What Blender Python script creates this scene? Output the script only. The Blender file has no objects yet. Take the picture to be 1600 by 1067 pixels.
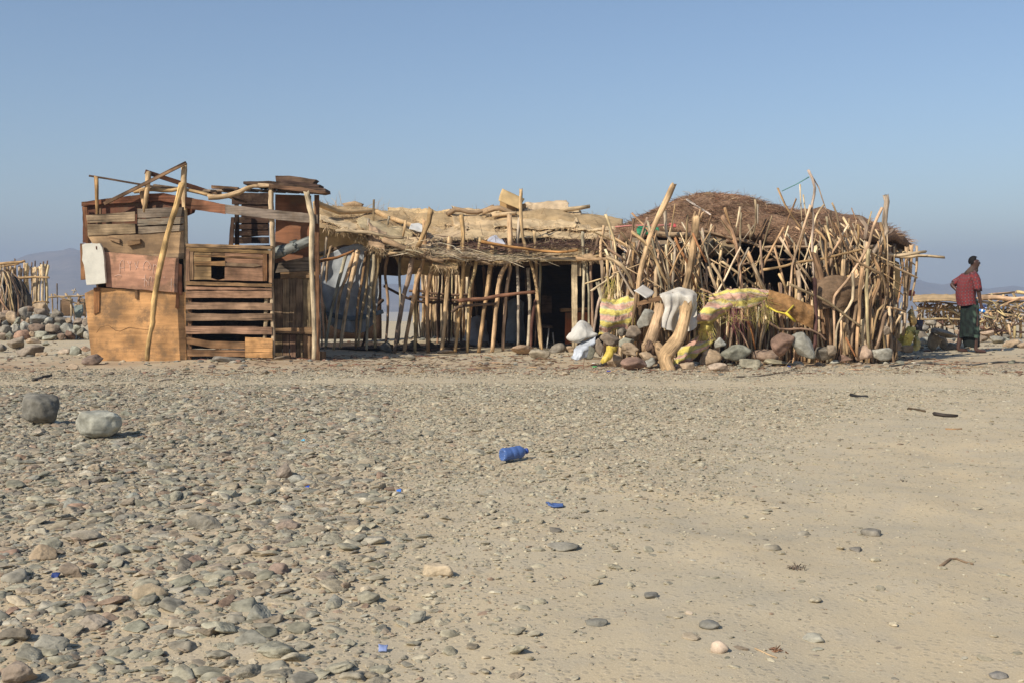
import bpy, math, random
import numpy as np
from mathutils import Vector, Matrix
# ------------------------------------------------------------------ camera, sky, sun, exposure
SC = bpy.context.scene
COL = SC.collection
H, F, HY = 1.15, 1716.0, 455.0          # eye height (m), focal length and horizon row of the photo (its own pixels)
cd = bpy.data.cameras.new('camera'); cam = bpy.data.objects.new('camera', cd); COL.objects.link(cam)
cam.location = (0, 0, H); cam.rotation_euler = (math.radians(90), 0, 0)
cd.sensor_width = 36; cd.lens = 36 * F / 1600; cd.shift_y = -(1067 / 2 - HY) / 1600
cd.clip_start = 0.05; cd.clip_end = 8000
SC.camera = cam
SUN_ELEV, SUN_AZ = math.radians(37), math.radians(-137)      # azimuth clockwise from +Y: the sun stands behind the viewer's left shoulder
w = bpy.data.worlds.new('World'); SC.world = w; w.use_nodes = True
nt = w.node_tree; bg = nt.nodes['Background']
sk = nt.nodes.new('ShaderNodeTexSky'); sk.sky_type = 'NISHITA'; sk.sun_disc = False
sk.sun_elevation = SUN_ELEV; sk.sun_rotation = SUN_AZ; sk.air_density = 1.0; sk.dust_density = 0.8; sk.ozone_density = 3.0
nt.links.new(sk.outputs[0], bg.inputs[0]); bg.inputs[1].default_value = 0.094
sl = bpy.data.lights.new('sun', 'SUN'); sl.energy = 4.2; sl.angle = math.radians(0.5); sl.color = (1.0, 0.93, 0.82)
so = bpy.data.objects.new('sun', sl); COL.objects.link(so)
SD = Vector((math.sin(SUN_AZ) * math.cos(SUN_ELEV), math.cos(SUN_AZ) * math.cos(SUN_ELEV), math.sin(SUN_ELEV)))
so.rotation_euler = SD.to_track_quat('Z', 'Y').to_euler(); so.location = (-20, -20, 40)
SC.view_settings.view_transform = 'Standard'; SC.view_settings.look = 'None'
SC.view_settings.exposure = 0.43; SC.view_settings.gamma = 1.0
SC.cycles.volume_bounces = 1; SC.cycles.max_bounces = 6

rng = np.random.default_rng(7); R = random.Random(7)
# ------------------------------------------------------------------ helpers
def lin(c):
    return tuple(((x / 255) / 12.92 if x / 255 < 0.04045 else ((x / 255 + 0.055) / 1.055) ** 2.4) for x in c)
SAT = .86
_lin0 = lin
def lin(c):
    m = .3 * c[0] + .59 * c[1] + .11 * c[2]; return _lin0(tuple(m + (x - m) * SAT for x in c))
BACK = [0.0]                             # extra distance for a row of things measured together
def W(px, py, Y):
    Y = Y + BACK[0]; return np.array(((px - 800) / F * Y, Y, H - (py - HY) / F * Y))
def GY(py): return H * F / (py - HY)
def hsh(ix, iy, iz, s):
    n = (ix * 374761393 + iy * 668265263 + iz * 1440662683 + s * 1274126177) & 0xffffffff
    n = ((n ^ (n >> 13)) * 1274126177) & 0xffffffff
    return ((n ^ (n >> 16)) & 0xffff) / 65535.0
def noise3(P, sc, seed=0):
    Q = np.asarray(P, float) * sc; I = np.floor(Q).astype(np.int64); f = Q - I; f = f * f * (3 - 2 * f); r = 0
    for a in (0, 1):
        for b in (0, 1):
            for c in (0, 1):
                r = r + hsh(I[..., 0] + a, I[..., 1] + b, I[..., 2] + c, seed) * (f[..., 0] if a else 1 - f[..., 0]) * (f[..., 1] if b else 1 - f[..., 1]) * (f[..., 2] if c else 1 - f[..., 2])
    return r * 2 - 1
def fbm(P, sc, seed=0, o=3):
    return sum(noise3(P, sc * 2 ** k, seed + k) * 0.5 ** k for k in range(o))
def catmull(P, n):
    P = np.asarray(P, float); m = len(P)
    if m == 2: t = np.linspace(0, 1, n).reshape(-1, *[1] * (P.ndim - 1)); return P[0] * (1 - t) + P[1] * t
    t = np.linspace(0, m - 1, n); i = np.minimum(t.astype(int), m - 2); u = (t - i)[:, None]
    if P.ndim == 3: u = u[:, :, None]
    p0 = P[np.maximum(i - 1, 0)]; p1 = P[i]; p2 = P[i + 1]; p3 = P[np.minimum(i + 2, m - 1)]
    return 0.5 * (2 * p1 + (p2 - p0) * u + (2 * p0 - 5 * p1 + 4 * p2 - p3) * u ** 2 + (3 * p1 - p0 - 3 * p2 + p3) * u ** 3)
class MB:
    """collects vertices, faces, colours and grain coordinates for ONE mesh object"""
    def __init__(s): s.V = []; s.F = []; s.C = []; s.L = []; s.n = 0
    def add(s, V, faces, col, lc=None):
        V = np.asarray(V, float); s.V.append(V)
        col = np.asarray(col, float); s.C.append(np.tile(col[:3], (len(V), 1)) if col.ndim == 1 else col[:, :3])
        s.L.append(V if lc is None else np.asarray(lc, float))
        for f in faces if isinstance(faces, list) else [faces]:
            s.F.append(np.asarray(f, np.int64) + s.n)
        s.n += len(V); return s
    def build(s, name, mat, parent=None, smooth=True, at=None):
        V = np.concatenate(s.V); C = np.concatenate(s.C); L = np.concatenate(s.L)
        me = bpy.data.meshes.new(name); o = bpy.data.objects.new(name, me); COL.objects.link(o)
        if parent is not None: o.parent = parent; off = np.array(parent['_at']); o['_at'] = [float(v) for v in off]
        else:
            off = np.array(at if at is not None else ((V[:, 0].min() + V[:, 0].max()) / 2, (V[:, 1].min() + V[:, 1].max()) / 2, V[:, 2].min()))
            o.location = [float(v) for v in off]; o['_at'] = [float(v) for v in off]
        if parent is not None and parent.type == 'MESH': pass
        fl = [f if f.ndim == 2 else f[None] for f in s.F]
        loops = np.concatenate([f.ravel() for f in fl]); tot = np.concatenate([np.full(len(f), f.shape[1]) for f in fl])
        st = np.concatenate(([0], np.cumsum(tot)[:-1]))
        me.vertices.add(len(V)); me.vertices.foreach_set('co', (V - off).astype(np.float32).ravel())
        me.loops.add(len(loops)); me.loops.foreach_set('vertex_index', loops.astype(np.int32))
        me.polygons.add(len(tot)); me.polygons.foreach_set('loop_start', st.astype(np.int32))
        me.polygons.foreach_set('use_smooth', np.full(len(tot), smooth))
        me.update(calc_edges=True)
        a = me.attributes.new('col', 'FLOAT_VECTOR', 'POINT'); a.data.foreach_set('vector', C.astype(np.float32).ravel())
        a = me.attributes.new('lc', 'FLOAT_VECTOR', 'POINT'); a.data.foreach_set('vector', L.astype(np.float32).ravel())
        me.materials.append(mat)
        return o
def tag(o, label, cat, group=None, kind=None):
    if label: o['label'] = label
    if cat: o['category'] = cat
    if group: o['group'] = group
    if kind: o['kind'] = kind
    return o
def thing(name, at, label, cat, group=None):
    o = bpy.data.objects.new(name, None); COL.objects.link(o); o.location = [float(v) for v in at]; o['_at'] = [float(v) for v in at]; o.empty_display_size = .2
    return tag(o, label, cat, group)
# ---- shapes
def tube(mb, P, r, col, seg=8, wob=0.0, seed=0, res=0.12, vary=0.12, smoothpath=True):
    """a branch: 3D control points, radius or (r0,r1)"""
    P = np.asarray(P, float); ln = np.linalg.norm(np.diff(P, axis=0), axis=1).sum()
    n = int(min(40, max(3, ln / res))); Q = catmull(P, n) if smoothpath else P; n = len(Q)
    t = np.linspace(0, 1, n)
    if wob:
        d = np.stack([noise3(np.stack([t * ln * 2.2, np.full(n, seed * 1.7), np.full(n, k * 9.1)], 1), 1.0, 31) for k in range(3)], 1)
        d = d + .4 * np.stack([noise3(np.stack([t * ln * 7, np.full(n, seed * 1.3), np.full(n, k * 7.7)], 1), 1.0, 37) for k in range(3)], 1)
        Q = Q + d * wob * np.minimum(1, np.minimum(t, 1 - t) * 6 + .3)[:, None]
    r0, r1 = (r if isinstance(r, (tuple, list)) else (r * 1.08, r * 0.86))
    rad = (r0 + (r1 - r0) * t) * (1 + vary * noise3(np.stack([t * ln * 5, np.full(n, seed * 3.3), t * 0], 1), 1.0, 5))
    T = np.gradient(Q, axis=0); T /= np.linalg.norm(T, axis=1)[:, None] + 1e-9
    a = np.cross(T, np.array([0.31, 0.9, 0.2])); a /= np.linalg.norm(a, axis=1)[:, None] + 1e-9; b = np.cross(T, a)
    th = np.arange(seg) / seg * 2 * np.pi
    rr = rad[:, None] * (1 + 0.10 * noise3(np.stack([np.tile(np.cos(th) * 1.5, (n, 1)), np.tile(np.sin(th) * 1.5, (n, 1)), np.tile((t * ln * 1.5)[:, None], (1, seg)) + seed], -1), 1.0, 11))
    V = Q[:, None] + rr[..., None] * (np.cos(th)[None, :, None] * a[:, None] + np.sin(th)[None, :, None] * b[:, None])
    for e, sg in ((0, -1), (-1, 1)): V[e] += sg * T[e] * (rad[e] * np.random.default_rng(seed + 5).uniform(-.7, .9, seg))[:, None]
    al = np.concatenate(([0], np.cumsum(np.linalg.norm(np.diff(Q, axis=0), axis=1))))
    L = np.stack([np.tile(np.cos(th), (n, 1)) * rad[:, None] + seed * .37, np.tile(np.sin(th), (n, 1)) * rad[:, None], np.tile(al[:, None], (1, seg))], -1)
    i = np.arange(n - 1)[:, None] * seg; j = np.arange(seg)[None]; k = (j + 1) % seg
    q = np.stack([i + j, i + k, i + seg + k, i + seg + j], -1).reshape(-1, 4)
    V = V.reshape(-1, 3); L = L.reshape(-1, 3); m = len(V)
    V = np.concatenate([V, Q[:1] - T[:1] * rad[0] * .25, Q[-1:] + T[-1:] * rad[-1] * .3]); L = np.concatenate([L, L[:1], L[-1:]])
    jj = np.arange(seg); kk = (jj + 1) % seg
    c0 = np.stack([kk, jj, np.full(seg, m)], -1); c1 = np.stack([(n - 1) * seg + jj, (n - 1) * seg + kk, np.full(seg, m + 1)], -1)
    mb.add(V, [q, c0, c1], np.asarray(col), L); return mb
def pts(P, Y):
    out = []
    for p in P: out.append(W(p[0], p[1], p[2] if len(p) > 2 else Y))
    return np.array(out)
SID = [0]
def stick(mb, P, w, Y, col, wob=None, seg=8, taper=None, res=.12):
    """branch from photo-measured points: (px,py[,distance]) and width in px at distance Y"""
    SID[0] += 1; Q = pts(P, Y); r = w / 2 / F * Y
    rr = (r * 1.1, r * .8) if taper is None else (r * taper[0], r * taper[1])
    return tube(mb, Q, rr, col, seg, r * .9 if wob is None else wob, SID[0], res)
def resample(poly, step, jit):
    out = []
    m = len(poly)
    for i in range(m):
        a = np.array(poly[i], float); b = np.array(poly[(i + 1) % m], float); d = np.linalg.norm(b - a); n = max(1, int(d / step))
        for k in range(n):
            p = a + (b - a) * k / n
            if k: p = p + np.array([R.uniform(-jit, jit), R.uniform(-jit, jit)] + [0] * (len(p) - 2))
            out.append(p)
    return np.array(out)
def slab(mb, poly, Y, t, col, grain='x', step=9, jit=.35, warp=.004):
    """board: outline in photo pixels at distance Y (or per point), thickness t away from the viewer"""
    p = resample([(q[0], q[1], q[2] if len(q) > 2 else Y) for q in poly], step, jit)
    A = np.array([W(*q) for q in p]); A[:, 1] += rng.uniform(-warp, warp, len(A))
    B = A + np.array([0, t, 0]); n = len(A); bv = min(.004, t * .3)
    c = A.mean(0); A2 = A + np.array([0, bv, 0]); A1 = c + (A - c) * (1 - bv / (np.abs(A - c).max() + 1e-6)); A1[:, 1] = A[:, 1]
    V = np.concatenate([A1, A2, B]); s = R.uniform(0, 50)
    L = V[:, [2, 1, 0]] if grain == 'x' else V.copy()
    L = L + np.array([s, s, 0])
    i = np.arange(n); k = (i + 1) % n
    area = np.sum(A[:, 0] * np.roll(A[:, 2], -1) - np.roll(A[:, 0], -1) * A[:, 2])
    f1 = i if area > 0 else i[::-1]; f2 = (2 * n + i)[::-1] if area > 0 else 2 * n + i
    q1 = np.stack([i, n + i, n + k, k], -1); q2 = np.stack([n + i, 2 * n + i, 2 * n + k, n + k], -1)
    if area < 0: q1 = q1[:, ::-1]; q2 = q2[:, ::-1]
    mb.add(V, [f1[None], f2[None], q1, q2], col, L); return mb
def beam(mb, a, b, wd, ht, col, up=(0, 0, 1)):
    """straight sawn bar between two 3D points"""
    a = np.array(a, float); b = np.array(b, float); T = b - a; ln = np.linalg.norm(T); T /= ln
    s = np.cross(T, up); s /= np.linalg.norm(s); u = np.cross(s, T); n = max(2, int(ln / .25)); V = []; L = []; sd = R.uniform(0, 40)
    for i in range(n + 1):
        c = a + T * ln * i / n + s * R.uniform(-.003, .003) + u * R.uniform(-.003, .003)
        for (x, y) in ((-1, -1), (1, -1), (1, 1), (-1, 1)):
            V.append(c + s * x * wd / 2 + u * y * ht / 2); L.append((x * wd / 2 + sd, y * ht / 2, ln * i / n))
    q = [(i * 4 + j, i * 4 + (j + 1) % 4, i * 4 + 4 + (j + 1) % 4, i * 4 + 4 + j) for i in range(n) for j in range(4)]
    q += [(3, 2, 1, 0), tuple(n * 4 + k for k in range(4))]
    mb.add(V, np.array(q), col, L); return mb
def grid_faces(n, m, wrap=False):
    i = np.arange(n - 1)[:, None] * m; j = np.arange(m if wrap else m - 1)[None]; k = (j + 1) % m
    return np.stack([i + j, i + k, i + m + k, i + m + j], -1).reshape(-1, 4)
def sheet(mb, rows, nu, nv, col, thick=.01, amp=.02, nsc=4.0, seed=0, fray=0.0, px=True, fold=None, ragged=0.0, crease=0.0):
    """cloth, mat or board skin: rows of control points, smoothed, creased, given thickness. col: colour or f(u,v)"""
    P = np.array([[W(*p) if px else p for p in r] for r in rows])
    P = catmull(P, nu); P = np.swapaxes(catmull(np.swapaxes(P, 0, 1), nv), 0, 1)
    du = np.gradient(P, axis=0); dv = np.gradient(P, axis=1); N = np.cross(du, dv); N /= np.linalg.norm(N, axis=-1)[..., None] + 1e-9
    if (N[..., 1].mean()) > 0: N = -N
    su = np.concatenate((np.zeros((1, nv)), np.cumsum(np.linalg.norm(np.diff(P, axis=0), axis=-1), 0)))
    sv = np.concatenate((np.zeros((nu, 1)), np.cumsum(np.linalg.norm(np.diff(P, axis=1), axis=-1), 1)), 1)
    P = P + N * (amp * fbm(P + seed * 3.1, nsc, seed, 3))[..., None]
    if crease:
        for k, a in ((1.7, 1.0), (4.3, .45), (9.0, .2)): P = P + N * (crease * a * (.3 - np.abs(noise3(P * np.array([1, 1, .75]) + seed * 1.9 + k, nsc * k * .5, seed + int(k))))) [..., None] * 1.6
    if fold is not None: P = P + N * (fold[0] * np.sin(sv * fold[1] + 2.5 * noise3(P, 1.5, seed + 4)) * np.clip(su / (su.max() + 1e-6) * 1.5, .15, 1))[..., None]
    if fray:
        for e, sgn in ((0, -1), (nu - 1, 1)):
            P[e] += (P[e] - P[e - sgn]) * (fray * rng.uniform(0, 1, nv))[:, None]
        for e, sgn in ((0, -1), (nv - 1, 1)):
            P[:, e] += (P[:, e] - P[:, e - sgn]) * (fray * rng.uniform(0, 1, nu))[:, None]
    if ragged:
        cen = P.mean((0, 1)); uu, vv = np.meshgrid(np.linspace(-1, 1, nu), np.linspace(-1, 1, nv), indexing='ij')
        e = np.clip((np.maximum(np.abs(uu) ** 6, np.abs(vv) ** 6)), 0, 1); q = noise3(P + seed, 2.2, seed + 3) + .5 * noise3(P, 8, seed + 5)
        P = P + (P - cen) * (ragged * e * q)[..., None]
    B = P - N * thick
    u, v = np.meshgrid(np.linspace(0, 1, nu), np.linspace(0, 1, nv), indexing='ij')
    C = np.tile(np.asarray(col), (nu * nv, 1)) if not callable(col) else col(u.ravel(), v.ravel())
    L = np.stack([sv, su, su * 0 + seed * 2.3], -1).reshape(-1, 3)
    n = nu * nv; q = grid_faces(nu, nv); V = np.concatenate([P.reshape(-1, 3), B.reshape(-1, 3)])
    idx = np.arange(n).reshape(nu, nv); rim = np.concatenate([idx[0, :], idx[1:, -1], idx[-1, -2::-1], idx[-2:0:-1, 0]]); r2 = np.roll(rim, -1)
    mb.add(V, [q, q[:, ::-1] + n, np.stack([rim, rim + n, r2 + n, r2], -1)], np.concatenate([C, C]), np.concatenate([L, L])); return mb
def strands(mb, A, D, ln, wd, cols, bend=.15):
    """many thin three-sided twigs at points A with directions D"""
    n = len(A); D = D / (np.linalg.norm(D, axis=1)[:, None] + 1e-9)
    s = np.cross(D, rng.normal(size=(n, 3))); s /= np.linalg.norm(s, axis=1)[:, None] + 1e-9; u = np.cross(D, s)
    ln = np.broadcast_to(ln, n)[:, None]; wd = np.broadcast_to(wd, n)[:, None]; V = []
    mid = A + D * ln * .5 + s * ln * rng.uniform(-bend, bend, (n, 1)); end = A + D * ln
    for c, k in ((A, 1), (mid, .85), (end, .35)):
        for t in (0, 2.09, 4.19): V.append(c + (s * math.cos(t) + u * math.sin(t)) * wd * .5 * k)
    V = np.stack(V, 1).reshape(-1, 3); b = (np.arange(n) * 9)[:, None]; q = []
    for r in (0, 3):
        for j in range(3): q.append(b + np.array([[r + j, r + (j + 1) % 3, r + 3 + (j + 1) % 3, r + 3 + j]]))
    L = np.repeat(rng.uniform(0, 30, (n, 1)), 9, 0) + np.tile(np.repeat(np.array([0, .5, 1.0]), 3)[:, None] * np.array([[0, 0, .2]]), (n, 1))
    C = np.repeat(cols, 9, 0) if cols.ndim == 2 else cols
    mb.add(V, np.concatenate(q), C, L); return mb
# ---- rocks
def ico(sub):
    import bmesh
    b = bmesh.new(); bmesh.ops.create_icosphere(b, subdivisions=sub, radius=1); b.verts.index_update()
    V = np.array([v.co[:] for v in b.verts]); Fa = np.array([[v.index for v in f.verts] for f in b.faces]); b.free(); return V, Fa
ICO = {k: ico(k) for k in (1, 2, 3, 4, 5)}
def rockshape(sub, seed, planes=13, soft=10.0, rough=.05):
    V, Fa = ICO[sub]; g = np.random.default_rng(seed)
    N = g.normal(size=(planes, 3)); N /= np.linalg.norm(N, axis=1)[:, None]; d = g.uniform(.62, 1.0, planes)
    dots = np.maximum(V @ N.T, 1e-3); r = d / dots
    r = -np.log(np.exp(-soft * np.minimum(r, 3)).sum(1)) / soft; r = np.clip(r, .35, 1.3)
    r = r * (1 + rough * fbm(V, 2.2, seed, 3))
    P = V * r[:, None]; P -= (P.max(0) + P.min(0)) / 2; P /= np.abs(P).max(0)
    return P, Fa
SHAPES = {s: [rockshape(s, 100 + k, planes=9 + k % 7, soft=(10, 18, 30)[k % 3]) for k in range(24)] for s in (1, 2, 3)}
def rotz(P, a):
    c, s = math.cos(a), math.sin(a); return P @ np.array([[c, s, 0], [-s, c, 0], [0, 0, 1]])
DUSTY = (174, 158, 130)
def rock(name, c, size, col, seed, label, group, sub=4, tilt=0.0, rot=None, soft=None, planes=None, parent=None, cat='stone', rough=.06, sq=None):
    P, Fa = rockshape(sub, seed, planes or R.randint(8, 16), soft or R.choice((12, 18, 28)), rough)
    if sq:      # blocky boulder: rounded box with chipped corners and uneven faces
        V = ICO[sub][0]; Q = np.sign(V) * np.abs(V) ** sq; Q = Q * (1 + rough * 1.3 * fbm(V, 1.4, seed, 4))[:, None]; P = Q * .58 + P * .42
    P = rotz(P, R.uniform(0, 6.28) if rot is None else rot); P = P / np.abs(P).max(0) * np.array(size) / 2
    if tilt: ct, st = math.cos(tilt), math.sin(tilt); P = P @ np.array([[ct, 0, -st], [0, 1, 0], [st, 0, ct]])
    V = P + np.array(c); mb = MB(); mb.add(V, Fa, np.array(lin(col)) * .74 + np.array(lin(DUSTY)) * .26, P * 1.0 + seed * .77)
    return tag(mb.build(name, M['stone'], parent), label, cat if parent is None else None, group)
# ------------------------------------------------------------------ materials
M = {}
def surf(name, scale=(40, 40, 4), contrast=.45, blot=2.0, blotamt=.3, bump=.3, bdist=.01, rough=.9, detail=4, spec=.2, sat=None, crack=None, stain=None):
    """colour = attribute col varied by grain noise and blotches laid in the part's own grain coordinates"""
    m = bpy.data.materials.new(name); m.use_nodes = True; t = m.node_tree; N = t.nodes; K = t.links; p = N['Principled BSDF']
    at = N.new('ShaderNodeAttribute'); at.attribute_name = 'col'; lc = N.new('ShaderNodeAttribute'); lc.attribute_name = 'lc'
    mp = N.new('ShaderNodeMapping'); mp.inputs['Scale'].default_value = scale; K.new(lc.outputs['Vector'], mp.inputs[0])
    n1 = N.new('ShaderNodeTexNoise'); n1.inputs['Scale'].default_value = 1; n1.inputs['Detail'].default_value = detail; n1.inputs['Roughness'].default_value = .65; K.new(mp.outputs[0], n1.inputs[0])
    n2 = N.new('ShaderNodeTexNoise'); n2.inputs['Scale'].default_value = blot; n2.inputs['Detail'].default_value = 5; K.new(lc.outputs['Vector'], n2.inputs[0])
    r1 = N.new('ShaderNodeMapRange'); r1.inputs[1].default_value = .25; r1.inputs[2].default_value = .75; r1.inputs[3].default_value = 1 - contrast; r1.inputs[4].default_value = 1 + contrast * .7; K.new(n1.outputs[0], r1.inputs[0])
    r2 = N.new('ShaderNodeMapRange'); r2.inputs[1].default_value = .36; r2.inputs[2].default_value = .62; r2.inputs[3].default_value = 1 - blotamt; r2.inputs[4].default_value = 1 + blotamt * .6; K.new(n2.outputs[0], r2.inputs[0])
    mu = N.new('ShaderNodeMath'); mu.operation = 'MULTIPLY'; K.new(r1.outputs[0], mu.inputs[0]); K.new(r2.outputs[0], mu.inputs[1])
    vm = N.new('ShaderNodeVectorMath'); vm.operation = 'SCALE'; K.new(at.outputs['Vector'], vm.inputs[0]); K.new(mu.outputs[0], vm.inputs['Scale'])
    out = vm.outputs[0]
    if stain:
        n4 = N.new('ShaderNodeTexNoise'); n4.inputs['Scale'].default_value = stain[0]; n4.inputs['Detail'].default_value = 6; n4.inputs['Roughness'].default_value = .7; K.new(lc.outputs['Vector'], n4.inputs[0])
        r4 = N.new('ShaderNodeMapRange'); r4.inputs[1].default_value = stain[1]; r4.inputs[2].default_value = stain[2]; r4.inputs[3].default_value = 0; r4.inputs[4].default_value = stain[3]; K.new(n4.outputs[0], r4.inputs[0])
        mx = N.new('ShaderNodeMix'); mx.data_type = 'RGBA'; K.new(r4.outputs[0], mx.inputs[0]); K.new(out, mx.inputs[6]); mx.inputs[7].default_value = (*lin((112, 88, 62)), 1); out = mx.outputs[2]
    if crack:
        m2 = N.new('ShaderNodeMapping'); m2.inputs['Scale'].default_value = crack; K.new(lc.outputs['Vector'], m2.inputs[0])
        n3 = N.new('ShaderNodeTexNoise'); n3.inputs['Scale'].default_value = 1; n3.inputs['Detail'].default_value = 2; K.new(m2.outputs[0], n3.inputs[0])
        r3 = N.new('ShaderNodeMapRange'); r3.inputs[1].default_value = .60; r3.inputs[2].default_value = .68; r3.inputs[3].default_value = 1; r3.inputs[4].default_value = .38; K.new(n3.outputs[0], r3.inputs[0])
        v2 = N.new('ShaderNodeVectorMath'); v2.operation = 'SCALE'; K.new(out, v2.inputs[0]); K.new(r3.outputs[0], v2.inputs['Scale']); out = v2.outputs[0]
    K.new(out, p.inputs['Base Color']); p.inputs['Roughness'].default_value = rough; p.inputs['Specular IOR Level'].default_value = spec
    b = N.new('ShaderNodeBump'); b.inputs['Strength'].default_value = bump; b.inputs['Distance'].default_value = bdist; K.new(n1.outputs[0], b.inputs['Height']); K.new(b.outputs[0], p.inputs['Normal'])
    M[name] = m; m['_vm'] = 1; return m, t, out, p
surf('branch', (45, 45, 3.5), .6, 3.0, .5, .6, .014, crack=(34, 34, 1.6))
surf('board', (55, 14, 2.2), .6, 3.5, .5, .5, .006, crack=(30, 16, 1.0), stain=(4, .52, .66, .5))
surf('plywood', (22, 7, 2.0), .34, 2.4, .35, .2, .004, rough=.75, spec=.25, stain=(2.2, .47, .6, .75))
m, t, out, p = surf('stone', (16, 16, 16), .5, 3, .3, .7, .012, rough=.95, detail=6)
surf('pebble', (40, 40, 40), .25, 9, .3, .3, .004, rough=.95, detail=3)
surf('straw', (5, 120, 5), .45, 3.0, .28, .6, .01)
surf('twig', (20, 20, 5), .35, 1.5, .3, 0.1, .004)
surf('brush', (30, 30, 30), .6, 3, .35, 1.0, .04, detail=6)
surf('cloth', (28, 28, 28), .12, 4, .16, .25, .004, rough=.85)
surf('weave', (16, 26, 10), .3, 7, .3, .9, .02, rough=.85, stain=(9, .56, .68, .5))
surf('cardboard', (4, 60, 4), .12, 4, .18, .15, .004)
surf('paint', (30, 30, 30), .05, 6, .10, .05, .002, rough=.55, spec=.4)
surf('skin', (30, 30, 30), .15, 5, .12, .1, .003, rough=.45, spec=.45)
surf('earth', (10, 10, 10), .3, 2, .25, .6, .02)
surf('rag', (10, 10, 10), .3, 6, .3, .5, .02, rough=.8)
m, t, out, p = surf('metal', (6, 6, 6), .15, 5, .25, .1, .004, rough=.65, spec=.4); p.inputs['Metallic'].default_value = .25
m, t, out, p = surf('blue_plastic', (12, 12, 12), .15, 5, .2, .1, .004, rough=.22, spec=.6); p.inputs['Transmission Weight'].default_value = .25; p.inputs['IOR'].default_value = 1.3
m, t, out, p = surf('film', (14, 14, 14), .12, 5, .15, .3, .01, rough=.5, spec=.4); p.inputs['Transmission Weight'].default_value = .0
# plaid shirt: woven checks
def plaid():
    m, t, out, p = surf('plaid', (60, 60, 60), .12, 4, .15, .2, .003, rough=.85); N = t.nodes; K = t.links
    lc = [n for n in N if n.type == 'ATTRIBUTE' and n.attribute_name == 'lc'][0]; sp = N.new('ShaderNodeSeparateXYZ'); K.new(lc.outputs['Vector'], sp.inputs[0]); acc = None
    for ax in (0, 2):
        a = N.new('ShaderNodeMath'); a.operation = 'MULTIPLY'; a.inputs[1].default_value = 1 / .062; K.new(sp.outputs[ax], a.inputs[0])
        f = N.new('ShaderNodeMath'); f.operation = 'FRACT'; K.new(a.outputs[0], f.inputs[0])
        g = N.new('ShaderNodeMath'); g.operation = 'LESS_THAN'; g.inputs[1].default_value = .3; K.new(f.outputs[0], g.inputs[0])
        acc = g.outputs[0] if acc is None else acc; last = g.outputs[0]
    ad = N.new('ShaderNodeMath'); ad.operation = 'ADD'; K.new(acc, ad.inputs[0]); K.new(last, ad.inputs[1])
    cr = N.new('ShaderNodeValToRGB'); cr.color_ramp.interpolation = 'CONSTANT'; e = cr.color_ramp.elements
    e[0].color = (*lin((132, 48, 48)), 1); e[1].position = .3; e[1].color = (*lin((92, 52, 58)), 1); n = e.new(.75); n.color = (*lin((132, 88, 88)), 1)
    dv = N.new('ShaderNodeMath'); dv.operation = 'MULTIPLY'; dv.inputs[1].default_value = .5; K.new(ad.outputs[0], dv.inputs[0]); K.new(dv.outputs[0], cr.inputs[0])
    vm = [n for n in N if n.type == 'VECT_MATH'][0]; K.new(cr.outputs[0], vm.inputs[0])
plaid()
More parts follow.
